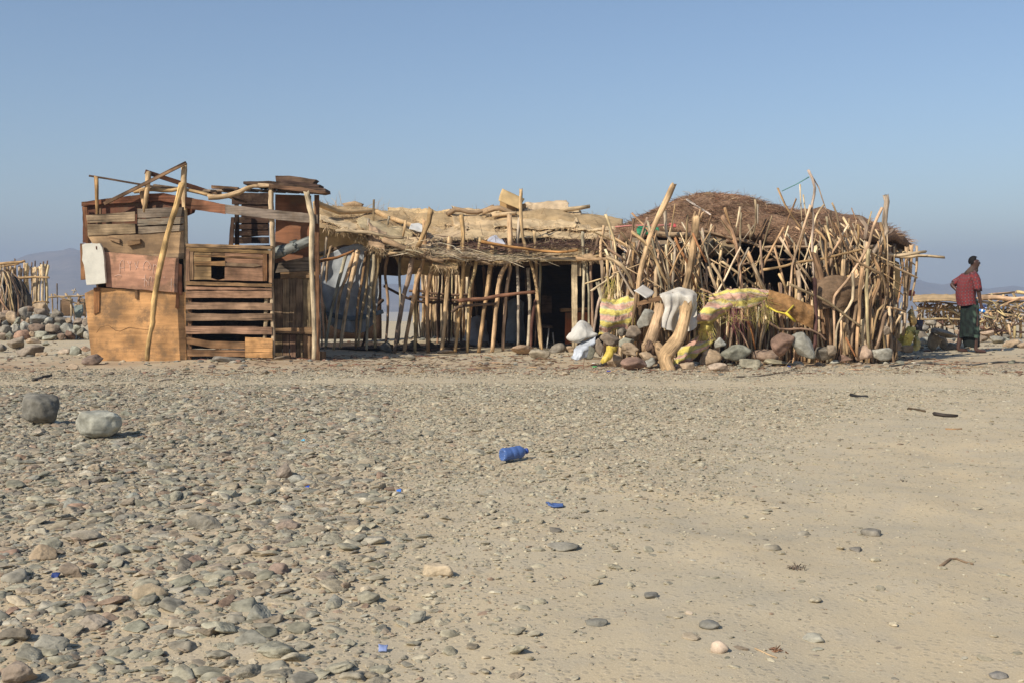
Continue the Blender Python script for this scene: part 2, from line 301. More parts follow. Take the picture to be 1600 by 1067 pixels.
# ground: dust with embedded grit; attribute col.x = how stony, col.y = how brown
def ground_mat():
    m = bpy.data.materials.new('ground'); m.use_nodes = True; t = m.node_tree; N = t.nodes; K = t.links; p = N['Principled BSDF']; M['ground'] = m
    at = N.new('ShaderNodeAttribute'); at.attribute_name = 'col'; sx = N.new('ShaderNodeSeparateXYZ'); K.new(at.outputs['Vector'], sx.inputs[0])
    g = N.new('ShaderNodeNewGeometry')
    def noise(s, d=5, r=.6):
        n = N.new('ShaderNodeTexNoise'); n.inputs['Scale'].default_value = s; n.inputs['Detail'].default_value = d; n.inputs['Roughness'].default_value = r; K.new(g.outputs['Position'], n.inputs[0]); return n.outputs[0]
    def mix(f, a, b):
        x = N.new('ShaderNodeMix'); x.data_type = 'RGBA'
        for s, v in ((x.inputs[0], f), (x.inputs[6], a), (x.inputs[7], b)):
            if isinstance(v, (tuple, float)): s.default_value = (*v, 1) if isinstance(v, tuple) else v
            else: K.new(v, s)
        return x.outputs[2]
    def rng_(x, a, b, c=0., d=1.):
        q = N.new('ShaderNodeMapRange'); K.new(x, q.inputs[0]); q.inputs[1].default_value = a; q.inputs[2].default_value = b; q.inputs[3].default_value = c; q.inputs[4].default_value = d; return q.outputs[0]
    def mul(a, b):
        q = N.new('ShaderNodeMath'); q.operation = 'MULTIPLY'; K.new(a, q.inputs[0])
        if isinstance(b, float): q.inputs[1].default_value = b
        else: K.new(b, q.inputs[1])
        return q.outputs[0]
    dust = mix(rng_(noise(.9, 6), .35, .65), lin((182, 167, 137)), lin((192, 171, 134)))
    dust = mix(mul(rng_(noise(5, 6), .45, .75), .55), dust, lin((168, 158, 138)))
    dust = mix(mul(sx.outputs[1], rng_(noise(1.7, 5), .3, .6)), dust, lin((160, 128, 96)))
    vo = N.new('ShaderNodeTexVoronoi'); vo.inputs['Scale'].default_value = 38; vo.inputs['Randomness'].default_value = 1; K.new(g.outputs['Position'], vo.inputs[0])
    vs = N.new('ShaderNodeSeparateXYZ'); K.new(vo.outputs['Color'], vs.inputs[0])
    pc = mix(vs.outputs[0], lin((120, 116, 104)), lin((182, 166, 138))); 
    msk = rng_(vs.outputs[1], .45, .5); msk = mul(msk, rng_(vo.outputs['Distance'], .5, .3)); 
    dens = rng_(noise(3, 4), .35, .62, .25, 1.0)
    fac = mul(mul(msk, dens), rng_(sx.outputs[0], 0., 1., .42, .8))
    colr = mix(fac, dust, pc)
    fine = rng_(noise(160, 3), .3, .7, .86, 1.1)
    sc = N.new('ShaderNodeVectorMath'); sc.operation = 'SCALE'; K.new(colr, sc.inputs[0]); K.new(fine, sc.inputs['Scale'])
    K.new(sc.outputs[0], p.inputs['Base Color']); p.inputs['Roughness'].default_value = 1; p.inputs['Specular IOR Level'].default_value = .1
    hsum = N.new('ShaderNodeMath'); hsum.operation = 'ADD'; K.new(mul(fac, .9), hsum.inputs[0]); K.new(mul(noise(70, 5, .7), .5), hsum.inputs[1])
    b = N.new('ShaderNodeBump'); b.inputs['Strength'].default_value = .5; b.inputs['Distance'].default_value = .008; K.new(hsum.outputs[0], b.inputs['Height']); K.new(b.outputs[0], p.inputs['Normal'])
ground_mat()
# sRGB tints of sun-bleached wood
TAN = [(206, 166, 118), (192, 152, 104), (216, 178, 130), (172, 134, 92), (200, 164, 124), (160, 130, 100), (182, 164, 138), (196, 176, 146)]
PALE = [(218, 186, 138), (210, 176, 128), (224, 196, 152)]
BRN = [(128, 98, 70), (112, 86, 64), (138, 108, 78)]
RED = [(120, 78, 58), (104, 70, 62)]
def tc(k, j=10):
    c = R.choice(k); d = R.uniform(-j, j); return lin(tuple(max(10, min(250, x + d + R.uniform(-4, 4))) for x in c))
# ------------------------------------------------------------------ land
def stony(x, y):
    """how stony the ground is at a point: cobbles to the left, a dusty track sweeping to the right, a cart road before the huts"""
    x = np.asarray(x, float); y = np.asarray(y, float)
    xb = np.interp(y, [0, 3.2, 3.6, 4.4, 5.7, 8, 10, 12.3, 13], [-.2, -.08, -.02, .12, .5, 1.55, 2.6, 4.0, 4.1])
    n = fbm(np.stack([x, y, x * 0], -1), .9, 3, 3)
    s = 1 / (1 + np.exp((x - xb + n * .5 * (y / 6)) / (.085 * y + .03)))
    s = np.maximum(s, .09 + .06 * n)
    road = np.exp(-((y - 13.9 - .15 * n) / .75) ** 2); s = s * (1 - .9 * road)
    far = 1 / (1 + np.exp(-(y - 14.6) / .35)); s = s * (1 - far) + far * .38
    return np.clip(s, 0, 1)
def height(x, y):
    x = np.asarray(x, float); y = np.asarray(y, float); P = np.stack([x, y, x * 0], -1)
    near = np.clip((45 - np.hypot(x, y)) / 20, 0, 1)
    h = .035 * fbm(P, .45, 21, 3) + .012 * noise3(P, 3.0, 22) + .003 * noise3(P, 9.0, 23) * np.clip(1.4 - y / 14, 0, 1)
    h = h * np.clip(np.hypot(x, y) / 4, .5, 1) * near
    tr = np.clip((x - .25 * (y - 3) - .2) / 2, 0, 1) * np.clip((12 - y) / 3, 0, 1)
    ph = (x - .33 * y) * 2.4; h = h - .012 * tr * np.exp(-(np.mod(ph, 3.4) - 1.2) ** 2 * 3)
    d = np.clip((np.hypot(x, y) - 34) / 260, 0, 1); d = d * d * (3 - 2 * d)
    return h - 20 * d
def mgrid(a):
    return np.concatenate(a)
gx = mgrid([-np.geomspace(2600, 11.0, 46), np.arange(-10.9, 10.9, .05), np.geomspace(11.0, 2600, 46)])
gy = mgrid([-np.geomspace(2600, 3, 26), np.arange(-2.5, 1.5, .5), np.arange(1.5, 16, .05), np.arange(16, 34, .16), np.geomspace(34.2, 2600, 50)])
Xg, Yg = np.meshgrid(gx, gy)
Zg = height(Xg, Yg)
mb = MB(); V = np.stack([Xg, Yg, Zg], -1).reshape(-1, 3)
st = stony(Xg, Yg).ravel(); yy = Yg.ravel(); xx = Xg.ravel()
brown = np.exp(-((yy - 16.8) / 1.6) ** 2) * (.75 + .5 * noise3(V, .8, 9)) + .35 * np.clip(st - .4, 0, 1)
mb.add(V, grid_faces(len(gy), len(gx)), np.stack([st, np.clip(brown, 0, 1), st * 0], -1))
tag(mb.build('ground', M['ground'], at=(0, 0, 0)), 'dry stony ground with a dusty track', None, kind='structure')
# mountains far off
def mountain(name, ctrl, Y, seed, label):
    a = np.linspace(ctrl[0][0], ctrl[-1][0], 260); n = 26
    top = np.interp(a, [c[0] for c in ctrl], [c[1] for c in ctrl]); V = []
    for k in range(n):
        t = k / (n - 1); D = Y + (t - .5) * 700; s = math.sin(math.pi * t) ** .8
        z0 = -22; zt = H - (top - HY) / F * Y; x = (a - 800) / F * D
        P = np.stack([x, np.full_like(a, D), a * 0], 1)
        z = z0 + (zt - z0) * s * (1 + .16 * fbm(P, .008, seed, 4) - .10) + 1.6 * noise3(P, .06, seed + 7) * s
        V.append(np.stack([x, np.full_like(a, D), z], 1))
    mb = MB(); mb.add(np.concatenate(V), grid_faces(n, len(a)), lin((112, 98, 88)), np.concatenate(V) * .01)
    tag(mb.build(name, M['earth'], at=(0, Y, -22)), label, None, kind='structure')
mountain('hill', [(-900, 432), (-400, 400), (-120, 402), (0, 408), (60, 396), (110, 388), (150, 394), (230, 402), (330, 420), (480, 436), (620, 444), (760, 450), (900, 452)], 1450, 3, 'hazy mountain range beyond the huts at left')
mountain('hill', [(900, 452), (1100, 444), (1250, 432), (1400, 436), (1440, 440), (1470, 448), (1500, 444), (1540, 452), (1575, 446), (1620, 450), (1800, 440), (2200, 420), (2600, 430)], 1600, 8, 'low hazy hills on the horizon at right')
# ---- loose stones
PAL = np.array([lin(c) for c in [(136, 132, 112), (134, 127, 112), (122, 121, 110), (134, 114, 94), (136, 104, 84), (166, 148, 120), (108, 100, 90), (172, 162, 140), (126, 124, 104), (144, 130, 110), (122, 108, 94)]])
PN = ['grey green', 'grey', 'bluish grey', 'brown', 'reddish brown', 'tan', 'dark grey', 'pale grey', 'olive grey', 'buff', 'dark brown']
DUST = np.array(lin((178, 166, 136)))
def scatter(n, y0, y1, dmin, dmax, power):
    y = np.sqrt(rng.uniform(y0 ** 2, y1 ** 2, n)); x = rng.uniform(-.56, .56, n) * y
    u = rng.uniform(0, 1, n); d = dmin * (1 - u * (1 - (dmin / dmax) ** power)) ** (-1 / power)
    return x, y, d
LM = [(63, 639, 'the dark grey boulder'), (156, 661, 'the pale squarish boulder'), (798, 712, 'the blue bottle'), (866, 795, 'the blue shard'), (235, 925, 'the pale tan oblong stone'), (325, 815, 'the rough grey cobble'), (408, 960, 'the grey angular stone'), (685, 892, 'the half sunk tan stone'), (68, 862, 'the pointed tan stone'), (450, 822, 'the brown mid gravel cobble'), (80, 1003, 'the long grey stone in the corner'), (463, 747, 'the smooth pale oval cobble'), (206, 774, 'the flat greenish pebble'), (598, 1022, 'the faded bluish scrap'), (412, 624, 'the dry weed tuft'), (1107, 980, 'the grey stone in the track'), (1360, 822, 'the half buried stone at right'), (1243, 888, 'the twiggy tuft'), (1000, 650, 'the far gravel edge')]
def landmark(x, y):
    a, b = 800 + x / y * F, HY + H * F / y; q = min(LM, key=lambda t: (t[0] - a) ** 2 + 1.6 * (t[1] - b) ** 2); dx, dy = a - q[0], b - q[1]
    return ('right of ' if dx > 0 else 'left of ') + q[2] if abs(dx) > abs(dy) * 1.2 else ('in front of ' if dy > 0 else 'behind ') + q[2]
def stones():
    x, y, d = scatter(104000, 3.0, 15.6, .023, .13, 1.7)
    s = stony(x, y); keep = rng.uniform(0, 1, len(x)) < np.clip(s, .0, 1) ** 1.1 * np.where(y < 14.6, 1, .35)
    keep &= ~((np.abs(x - 0) < .12) & (y < 8) & (y > 7.5))
    edge = np.clip(s * 1.25, .3, 1); d = d * (.55 + .45 * edge) * np.where(x > -.12 * y, .72, .98)
    x, y, d, s = x[keep], y[keep], d[keep], s[keep]; n = len(x)
    asp = rng.uniform(.5, 1, n); flat = rng.uniform(.2, .45, n); rot = rng.uniform(0, 6.28, n)
    ci = rng.choice(11, n, p=np.array([16, 14, 10, 12, 7, 9, 8, 6, 9, 6, 3]) / 100)
    c = PAL[ci] * rng.uniform(.8, 1.35, (n, 1)); du = np.clip(rng.uniform(.15, .62, n) + .3 * (1 - s) + np.where(x > -.1 * y, .22, 0), 0, .85)[:, None] * np.where(x < -.2 * y, .78, 1)[:, None]
    c = c * (1 - du) + DUST * du
    z = height(x, y)
    app = d / y; order = np.argsort(-app); big = set(order[:185].tolist())
    far = MB(); near = MB()
    chunks = {2: [], 3: []}
    tl = rng.uniform(-.25, .25, (n, 2))
    for i in range(n):
        sub = 3 if (y[i] < 7 and d[i] > .06) else 2
        P, Fa = SHAPES[sub][i % 24] if i not in big else (None, None)
        if i in big: P, Fa = rockshape(4, 5000 + i, 8 + i % 8, (12, 20, 34)[i % 3], .09)
        P = P * np.array([1, asp[i], flat[i]]) * d[i] / 2
        P = P + P[:, :1] * np.array([[0, 0, tl[i, 0]]]) + P[:, 1:2] * np.array([[0, 0, tl[i, 1]]])
        P = rotz(P, rot[i]); hh = flat[i] * d[i] / 2
        V = P + np.array([x[i], y[i], z[i] + hh * rng.uniform(-.02, .5)])
        if i in big:
            mb = MB(); mb.add(V, Fa, c[i], P * 2 + i * .77)
            k = 'flat' if flat[i] < .36 else 'rounded'
            tag(mb.build('cobble', M['stone']), f'{PN[ci[i]]} {k} cobble {landmark(x[i], y[i])}', 'stone', 'cobbles in the stony ground')
        else:
            chunks[sub].append((V, Fa, c[i], P * 2 + i * .77))
    mb = MB()
    for sub, ch in chunks.items():
        if not ch: continue
        nv = len(ch[0][0]); V = np.concatenate([q[0] for q in ch]); Fa = (np.stack([q[1] for q in ch]) + (np.arange(len(ch)) * nv)[:, None, None]).reshape(-1, 3)
        mb.add(V, Fa, np.repeat(np.array([q[2] for q in ch]), nv, 0), np.concatenate([q[3] for q in ch]))
    tag(mb.build('gravel', M['stone'], smooth=False, at=(0, 8, 0)), 'loose stones covering the ground in front of the huts', None, kind='stuff')
    # flat chips pressed into the dusty track
    x, y, d = scatter(9000, 3.0, 14.0, .012, .07, 1.9); s = stony(x, y); pz = .35 + .65 * fbm(np.stack([x, y, x * 0], -1), 1.3, 41, 2)
    kp = (s < .55) & (rng.uniform(0, 1, len(x)) < np.clip(pz, .05, 1)); x, y, d = x[kp], y[kp], d[kp] * np.where(y[kp] > 7, 1.25, 1); n = len(x)
    K = np.array([SHAPES[2][k][0] for k in range(24)])[rng.integers(0, 24, n)]; sc = np.stack([d / 2, d / 2 * rng.uniform(.4, .9, n), d / 2 * rng.uniform(.12, .3, n)], 1); K = K * sc[:, None]
    a = rng.uniform(-.9, .9, n); ca, sa = np.cos(a)[:, None], np.sin(a)[:, None]
    V = np.stack([K[..., 0] * ca - K[..., 1] * sa + x[:, None], K[..., 0] * sa + K[..., 1] * ca + y[:, None], K[..., 2] + (height(x, y) + sc[:, 2] * rng.uniform(-.5, .4, n))[:, None]], -1).reshape(-1, 3); nv = K.shape[1]; Fa = ICO[2][1]
    c = PAL[rng.choice(11, n)] * rng.uniform(.85, 1.5, (n, 1)); du = rng.uniform(.15, .7, (n, 1)); c = c * (1 - du) + DUST * du
    mb = MB(); mb.add(V, (Fa[None] + (np.arange(n) * nv)[:, None, None]).reshape(-1, 3), np.repeat(c, nv, 0)); tag(mb.build('stone_chips', M['stone'], smooth=False, at=(2, 8, 0)), 'flat stone chips pressed into the dusty track', None, kind='stuff')
    # scattered stones on the ground further back
    x, y, d = scatter(9000, 15.0, 27.0, .03, .14, 1.8); s = rng.uniform(0, 1, len(x)) < np.clip(.45 + .5 * fbm(np.stack([x, y, x * 0], -1), .6, 14, 2), .1, 1); x, y, d = x[s], y[s], d[s]; n = len(x)
    K = np.array([SHAPES[2][k][0] for k in range(24)])[rng.integers(0, 24, n)]; sc = np.stack([d / 2, d / 2 * rng.uniform(.55, 1, n), d / 2 * rng.uniform(.3, .6, n)], 1); K = K * sc[:, None]
    V = np.stack([K[..., 0] + x[:, None], K[..., 1] + y[:, None], K[..., 2] + (height(x, y) + sc[:, 2] * .4)[:, None]], -1).reshape(-1, 3); nv = K.shape[1]; Fa = ICO[2][1]
    c = PAL[rng.integers(0, 11, n)] * rng.uniform(.8, 1.25, (n, 1)); mb = MB(); mb.add(V, (Fa[None] + (np.arange(n) * nv)[:, None, None]).reshape(-1, 3), np.repeat(c, nv, 0)); tag(mb.build('rubble', M['stone'], smooth=False, at=(0, 20, 0)), 'small stones scattered on the earth around the huts', None, kind='stuff')
    # grit
    x, y, d = scatter(180000, 3.0, 16.5, .007, .03, 1.6)
    s = stony(x, y); keep = rng.uniform(0, 1, len(x)) < np.clip(s * 1.1, .3, 1); x, y, d, s = x[keep], y[keep], d[keep], s[keep]; n = len(x)
    d = d * (.7 + .06 * y) * np.where(s < .3, .62, 1)
    P, Fa = ICO[1]; K = np.array([SHAPES[1][k][0] for k in range(20)])[rng.integers(0, 20, n)]
    sc = np.stack([d / 2, d / 2 * rng.uniform(.55, 1, n), d / 2 * rng.uniform(.3, .7, n)], 1)
    K = K * sc[:, None]; a = rng.uniform(0, 6.28, n); ca, sa = np.cos(a)[:, None], np.sin(a)[:, None]
    Vx = K[..., 0] * ca - K[..., 1] * sa + x[:, None]; Vy = K[..., 0] * sa + K[..., 1] * ca + y[:, None]; Vz = K[..., 2] + (height(x, y) + sc[:, 2] * .35)[:, None]
    V = np.stack([Vx, Vy, Vz], -1).reshape(-1, 3); nv = K.shape[1]
    Fb = (Fa[None] + (np.arange(n) * nv)[:, None, None]).reshape(-1, 3)
    c = PAL[rng.integers(0, 11, n)] * rng.uniform(.85, 1.25, (n, 1)); du = rng.uniform(.2, .75, (n, 1)); c = c * (1 - du) + DUST * du
    mb = MB(); mb.add(V, Fb, np.repeat(c, nv, 0)); tag(mb.build('grit', M['pebble'], smooth=False, at=(0, 8, 0)), 'small pebbles strewn over the dusty ground', None, kind='stuff')
stones()
# ------------------------------------------------------------------ plank shack at left
YS = 18.0
def px3(px, py, Y): return tuple(W(px, py, Y))
def bd(name, poly, Y, t, c, parent, grain='x', mat='board', label=None, **k):
    o = slab(MB(), poly, Y, t, c, grain, **k).build(name, M[mat], parent, smooth=False)
    if label: o['label'] = label
    return o
sh = thing('plank_shack', (-5.2, 18.0, 0), 'patchwork shack of plywood sheets and scrap boards with open roof rails', 'shack')
lower = bd('plywood_panel', [(132, 459), (152, 450), (290, 457), (291, 567), (166, 566), (143, 561)], YS, .018, lin((196, 142, 84)), sh, 'x', 'plywood', 'orange plywood sheet with dark stains, lowest on the wall', warp=.002)
mb = MB()          # peeled crack, raised torn veneer edge
tube(mb, pts([(151, 520), (156, 512), (166, 508), (178, 512), (184, 522), (192, 514), (206, 512), (220, 515), (236, 516)], YS - .001), .0035, lin((90, 60, 36)), 5, .004, 3)
mb.build('torn_veneer', M['board'], lower)
bd('batten', [(146, 450), (156, 449), (155, 488), (147, 492)], YS - .02, .018, lin((140, 92, 52)), sh, 'z')
red = bd('painted_panel', [(161, 394), (279, 404), (277, 458), (166, 449)], YS - .045, .02, lin((188, 134, 102)), sh, 'x', 'plywood', 'reddish board chalked with faint white marks', warp=.002)
def chalk():
    mb = MB(); q = lambda a, b: (120 + a / 8.89, 370 + b / 8.89)
    st = [[(600, 510), (598, 400), (625, 335), (652, 345), (662, 480)], [(602, 440), (658, 435)], [(708, 345), (738, 400), (752, 345)], [(738, 400), (742, 472)], [(806, 365), (832, 430), (852, 345)], [(832, 420), (815, 465)], [(832, 425), (862, 445)], [(930, 470), (926, 400), (960, 345), (1000, 360), (1035, 420), (1015, 470), (985, 440), (1000, 400)], [(1068, 385), (1058, 525)], [(1066, 420), (1095, 390), (1122, 440), (1112, 495), (1085, 520)], [(905, 590), (960, 588)], [(952, 530), (940, 660), (948, 702)], [(955, 600), (985, 635), (976, 690)], [(1000, 690), (1008, 580), (1038, 565), (1047, 640)], [(525, 552), (600, 530), (620, 560)], [(1313, 590), (1313, 762)], [(1352, 660), (1360, 752)], [(1213, 560), (1220, 590)]]
    for s in st:
        tube(mb, pts([q(*p) for p in s], YS - .0475), .0042, lin((222, 184, 160)), 5, .0, 1, res=.03, vary=.5)
    mb.build('chalk_marks', M['paint'], red)
chalk()
bd('end_strip', [(279, 412), (284, 414), (284, 462), (277, 460)], YS - .03, .02, lin((160, 100, 66)), sh, 'z')
bd('end_strip', [(275, 456), (279, 456), (279, 482), (274, 482)], YS - .03, .02, lin((150, 98, 60)), sh, 'z')
bd('end_strip', [(210, 452), (215, 452), (215, 468), (211, 467)], YS - .03, .02, lin((150, 110, 72)), sh, 'z')
bd('back_strip', [(125, 381), (141, 381), (141, 437), (126, 438)], YS + .02, .03, lin((150, 104, 66)), sh, 'z')
# white slab nailed on
mb = slab(MB(), [(128, 383), (134, 381), (156, 381), (160, 388), (162, 400), (165, 443), (150, 445), (135, 446), (133, 430), (131, 415), (128, 407), (129, 396)], YS - .13, .06, lin((206, 200, 182)), 'z', step=5, jit=.25, warp=.001)
o = mb.build('white_panel', M['paint'], sh, smooth=False)
mb = MB(); tube(mb, [W(150.5, 386, YS - .131), W(151, 390, YS - .131)], .012, lin((120, 70, 50)), 6); mb.build('rust_hole', M['board'], o)
# weathered pallet boards
for poly, c in (([(134, 337), (211, 331), (211, 346), (136, 349)], (150, 126, 96)), ([(136, 351), (211, 350), (212, 365), (137, 369)], (146, 122, 90)),
                ([(215, 327), (287, 324), (287, 339), (215, 341)], (128, 112, 94)), ([(215, 343), (287, 340), (287, 350), (215, 353)], (132, 118, 98)), ([(216, 355), (287, 352), (287, 361), (216, 366)], (138, 120, 98))):
    bd('pallet_board', poly, YS - .03, .02, lin(c), sh)
bd('tan_panel', [(137, 369), (216, 367), (287, 361), (288, 400), (250, 399), (205, 399), (163, 397), (150, 391)], YS - .012, .018, lin((166, 132, 92)), sh, 'x', 'plywood')
bd('edge_strip', [(213, 398), (288, 396), (288, 405), (268, 406), (214, 400)], YS - .02, .02, lin((158, 130, 96)), sh)
bd('scrap_block', [(170, 370), (187, 374), (187, 381), (170, 375)], YS - .06, .05, lin((150, 118, 84)), sh)
bd('scrap_block', [(198, 377), (219, 374), (219, 381), (200, 385)], YS - .08, .07, lin((134, 102, 68)), sh)
for x in (214, 152): bd('backing_stud', [(x, 326), (x + 6, 326), (x + 6, 400), (x, 400)], YS + .02, .04, lin((112, 84, 60)), sh, 'z')
# brown boards behind the top
bd('top_board', [(127, 316), (230, 303), (255, 302), (293, 309), (305, 328), (303, 333), (292, 338), (288, 320), (250, 314), (140, 321), (127, 323)], YS + .10, .03, lin((116, 70, 46)), sh)
bd('upper_panel', [(129, 322), (196, 315), (290, 313), (290, 366), (212, 376), (140, 380), (133, 380), (129, 380)], YS + .16, .02, lin((112, 66, 44)), sh, 'x', 'plywood')
bd('side_board', [(128, 324), (136, 324), (141, 382), (134, 382)], YS + .06, .025, lin((128, 82, 52)), sh, 'z')
# posts and rails
def po(name, P, w, Y, c, parent=sh, **k): return stick(MB(), P, w, Y, c, **k).build(name, M['branch'], parent)
po('post', [(150, 277), (151, 310), (152, 340)], 6, YS + .02, lin((186, 142, 88)), wob=.006)
po('post', [(232, 271), (230, 300), (226, 330)], 8, YS + .0, lin((196, 160, 112)), wob=.008)
po('post', [(221, 300), (224, 318), (229, 332)], 6, YS + .07, lin((190, 150, 104)), wob=.006)
po('post', [(287, 259), (289, 330), (291, 420), (292, 470), (292, 563)], 8, YS + .06, lin((206, 172, 124)), wob=.012)
mb = MB(); beam(mb, W(139, 275, YS + .05), W(252, 294, YS + .3), .035, .03, lin((96, 74, 56))); mb.build('roof_rail', M['board'], sh, smooth=False)
mb = MB(); beam(mb, W(252, 293, YS + .3), W(346, 302, YS + .9), .03, .03, lin((96, 74, 56))); mb.build('roof_rail', M['board'], sh, smooth=False)
mb = MB(); beam(mb, W(163, 319, YS - .05), W(291, 255, YS - .05), .05, .05, lin((142, 108, 78))); mb.build('roof_rail', M['board'], sh, smooth=False)
mb = MB(); beam(mb, W(227, 269, YS + .0), W(333, 303, YS + .6), .05, .07, lin((112, 72, 50))); mb.build('roof_rail', M['board'], sh, smooth=False)
po('roof_branch', [(210, 299), (230, 297), (262, 300), (292, 299), (330, 307)], 7, YS + .12, lin((200, 160, 106)))
po('roof_branch', [(240, 290), (290, 297), (340, 300), (372, 298)], 5, YS + .5, lin((140, 116, 90)))
# rail across to the right
bd('lintel_board', [(289, 308), (352, 320), (352, 335), (289, 326)], YS - .02, .035, lin((136, 88, 60)), sh)
bd('lintel_board', [(352, 320), (452, 331), (497, 336), (497, 350), (452, 346), (352, 334)], YS - .05, .03, lin((128, 112, 96)), sh)
# door
dr = thing('door', (0, 0, 0), None, None); 
dr.parent = sh; dr['_at'] = sh['_at']; dr.location = (0, 0, 0)
DC = (156, 120, 86)
def dbd(name, poly, dy, t, c=DC, g='x'): return bd(name, poly, YS + dy, t, tc([c], 9), dr, g)
dbd('rail', [(290, 381), (426, 385), (426, 390), (290, 386)], -.03, .05); dbd('rail', [(291, 387), (426, 392), (426, 397), (291, 393)], -.02, .03, (142, 104, 66))
dbd('rail', [(290, 440), (425, 444), (425, 449), (290, 446)], -.03, .05, (166, 126, 84)); dbd('rail', [(290, 448), (425, 451), (425, 454), (290, 453)], -.01, .03)
dbd('stile', [(290, 388), (296, 388), (296, 440), (290, 440)], -.02, .04, g='z'); dbd('stile', [(297, 393), (302, 393), (302, 438), (297, 438)], -.012, .03, g='z')
dbd('stile', [(420, 393), (425, 393), (425, 443), (420, 442)], -.02, .04, g='z'); dbd('stile', [(411, 396), (417, 396), (417, 440), (411, 440)], -.012, .03, (140, 96, 62), g='z')
PC = (152, 114, 78)
dbd('inset_panel', [(302, 394), (330, 394), (330, 438), (302, 438)], .0, .012, PC); dbd('inset_panel', [(351, 395), (411, 396), (411, 440), (351, 439)], .0, .012, PC)
dbd('inset_panel', [(330, 394), (351, 395), (351, 402), (330, 402)], .0, .012, PC); dbd('inset_panel', [(330, 435), (340, 438), (351, 436), (351, 439), (330, 438)], .0, .012, PC)
dbd('cross_bar', [(303, 410), (352, 408), (352, 416), (304, 415)], -.025, .02, (136, 96, 62)); dbd('cross_bar', [(352, 411), (400, 413), (408, 416), (396, 418), (352, 416)], -.022, .02, (128, 98, 70))
dbd('cross_bar', [(304, 399), (411, 402), (411, 405), (304, 401)], -.012, .012, (134, 98, 64))
dbd('stile', [(291, 454), (299, 454), (299, 567), (292, 567)], .03, .05, (112, 80, 54), 'z')
for y0, y1, a, b in ((455, 466, 0, 0), (473, 484, 0, 1), (490, 501, 1, 0), (510, 522, 0, 1)):
    dbd('slat', [(290, y0), (360, y0 + a), (425, y0 + b), (425, y1 + b), (350, y1), (290, y1 + a)], -.02, .022, (156, 120, 90))
dbd('slat', [(291, 527), (330, 533), (383, 534), (383, 545), (335, 545), (292, 537)], -.02, .022, (140, 102, 70)); dbd('slat', [(292, 545), (385, 547), (385, 557), (293, 556)], -.02, .022, (140, 100, 66))
dbd('patch', [(383, 527), (426, 529), (426, 559), (383, 558)], -.045, .012, (200, 146, 84))
po('door_post', [(419, 449), (417, 500), (416, 530), (414, 563)], 7, YS + .06, lin((206, 176, 132)))
po('post', [(423, 295), (424, 340), (426, 385), (427, 470), (427, 562)], 8, YS + .03, lin((196, 168, 130)))
po('post', [(479, 302), (484, 322), (488, 347), (486, 399), (488, 461), (491, 520), (490, 565)], 8.5, YS - .07, lin((208, 184, 144)), wob=.012)
bd('post', [(491, 305), (498, 305), (499, 566), (494, 566)], YS + .10, .06, lin((122, 84, 56)), sh, 'z')
# recessed boarding right of the door
YR = YS + .5
for i, (a, b) in enumerate(((428, 441), (441.5, 452), (452.5, 462), (462.5, 473), (473.5, 485), (485.5, 497))):
    bd('wall_plank', [(a, 436 - i * .4), (b, 436 - i * .4), (b, 521), (a, 521)], YR + (i % 2) * .006, .02, tc([(140, 116, 88), (128, 104, 78), (150, 124, 94)], 6), sh, 'z')
    bd('wall_plank', [(a + .5, 523), (b, 523), (b, 563), (a + .5, 564)], YR + .01 + (i % 2) * .006, .02, tc([(136, 108, 78), (124, 98, 72)], 6), sh, 'z')
bd('cross_board', [(429, 513), (497, 511), (498, 523), (429, 521)], YR - .03, .025, lin((150, 116, 80)), sh)
bd('cross_board', [(436, 410), (470, 404), (497, 398), (497, 423), (470, 424), (430, 427)], YR - .035, .03, lin((120, 104, 86)), sh)
bd('cross_board', [(438, 426), (497, 424), (497, 434), (438, 436)], YR - .03, .025, lin((140, 108, 72)), sh)
bd('brown_panel', [(430, 304), (486, 306), (488, 404), (430, 412)], YR + .03, .02, lin((142, 90, 58)), sh, 'x', 'plywood')
bd('end_block', [(499, 549), (508, 549), (508, 564), (499, 564)], YS + .05, .10, lin((130, 100, 70)), sh, 'z')
bd('foot_board', [(424, 556), (452, 555), (454, 563), (424, 564)], YS + .02, .12, lin((126, 100, 76)), sh)
# roof boards over the right corner
RB = [([(430, 275), (452, 275), (494, 281), (487, 289), (431, 284)], .10, .30, (104, 80, 62)), ([(380, 284), (420, 283), (508, 295), (509, 300), (470, 298), (380, 288)], -.02, .5, (92, 70, 56)), ([(420, 288), (470, 293), (511, 301), (503, 303), (420, 294)], -.08, .35, (116, 84, 60)), ([(438, 281), (500, 289), (498, 293), (438, 287)], .05, .4, (88, 66, 54)), ([(396, 288), (440, 286), (446, 291), (398, 292)], .02, .5, (80, 62, 50))]
for poly, dy, t, c in RB: bd('roof_board', poly, YS + dy, t, lin(c), sh, warp=.002)
mb = MB()
for a in np.linspace(0, 1, 7):
    x0, x1 = 350 + 128 * a, 368 + 128 * a
    p = [W(x0, 296 + 4 * a, YS + .0), W(x1, 297 + 4 * a, YS + .0), W(x1 - 8, 300 + 4 * a, YS + 1.15), W(x0 - 8, 299 + 4 * a, YS + 1.15)]
    up = np.array([0, 0, .02]); V = [*p, *(np.array(q) + up for q in p)]
    mb = MB(); mb.add(V, np.array([(0, 1, 2, 3), (7, 6, 5, 4), (0, 4, 5, 1), (1, 5, 6, 2), (2, 6, 7, 3), (3, 7, 4, 0)]), lin((70, 54, 44)), np.array(V)[:, [0, 2, 1]]); mb.build('roof_plank', M['board'], sh, smooth=False)
po('roof_branch', [(326, 308), (345, 307), (372, 299), (390, 292), (404, 291)], 8, YS - .03, lin((190, 156, 112)))
po('roof_branch', [(404, 291), (425, 293), (446, 296)], 6, YS - .04, lin((180, 150, 112)))
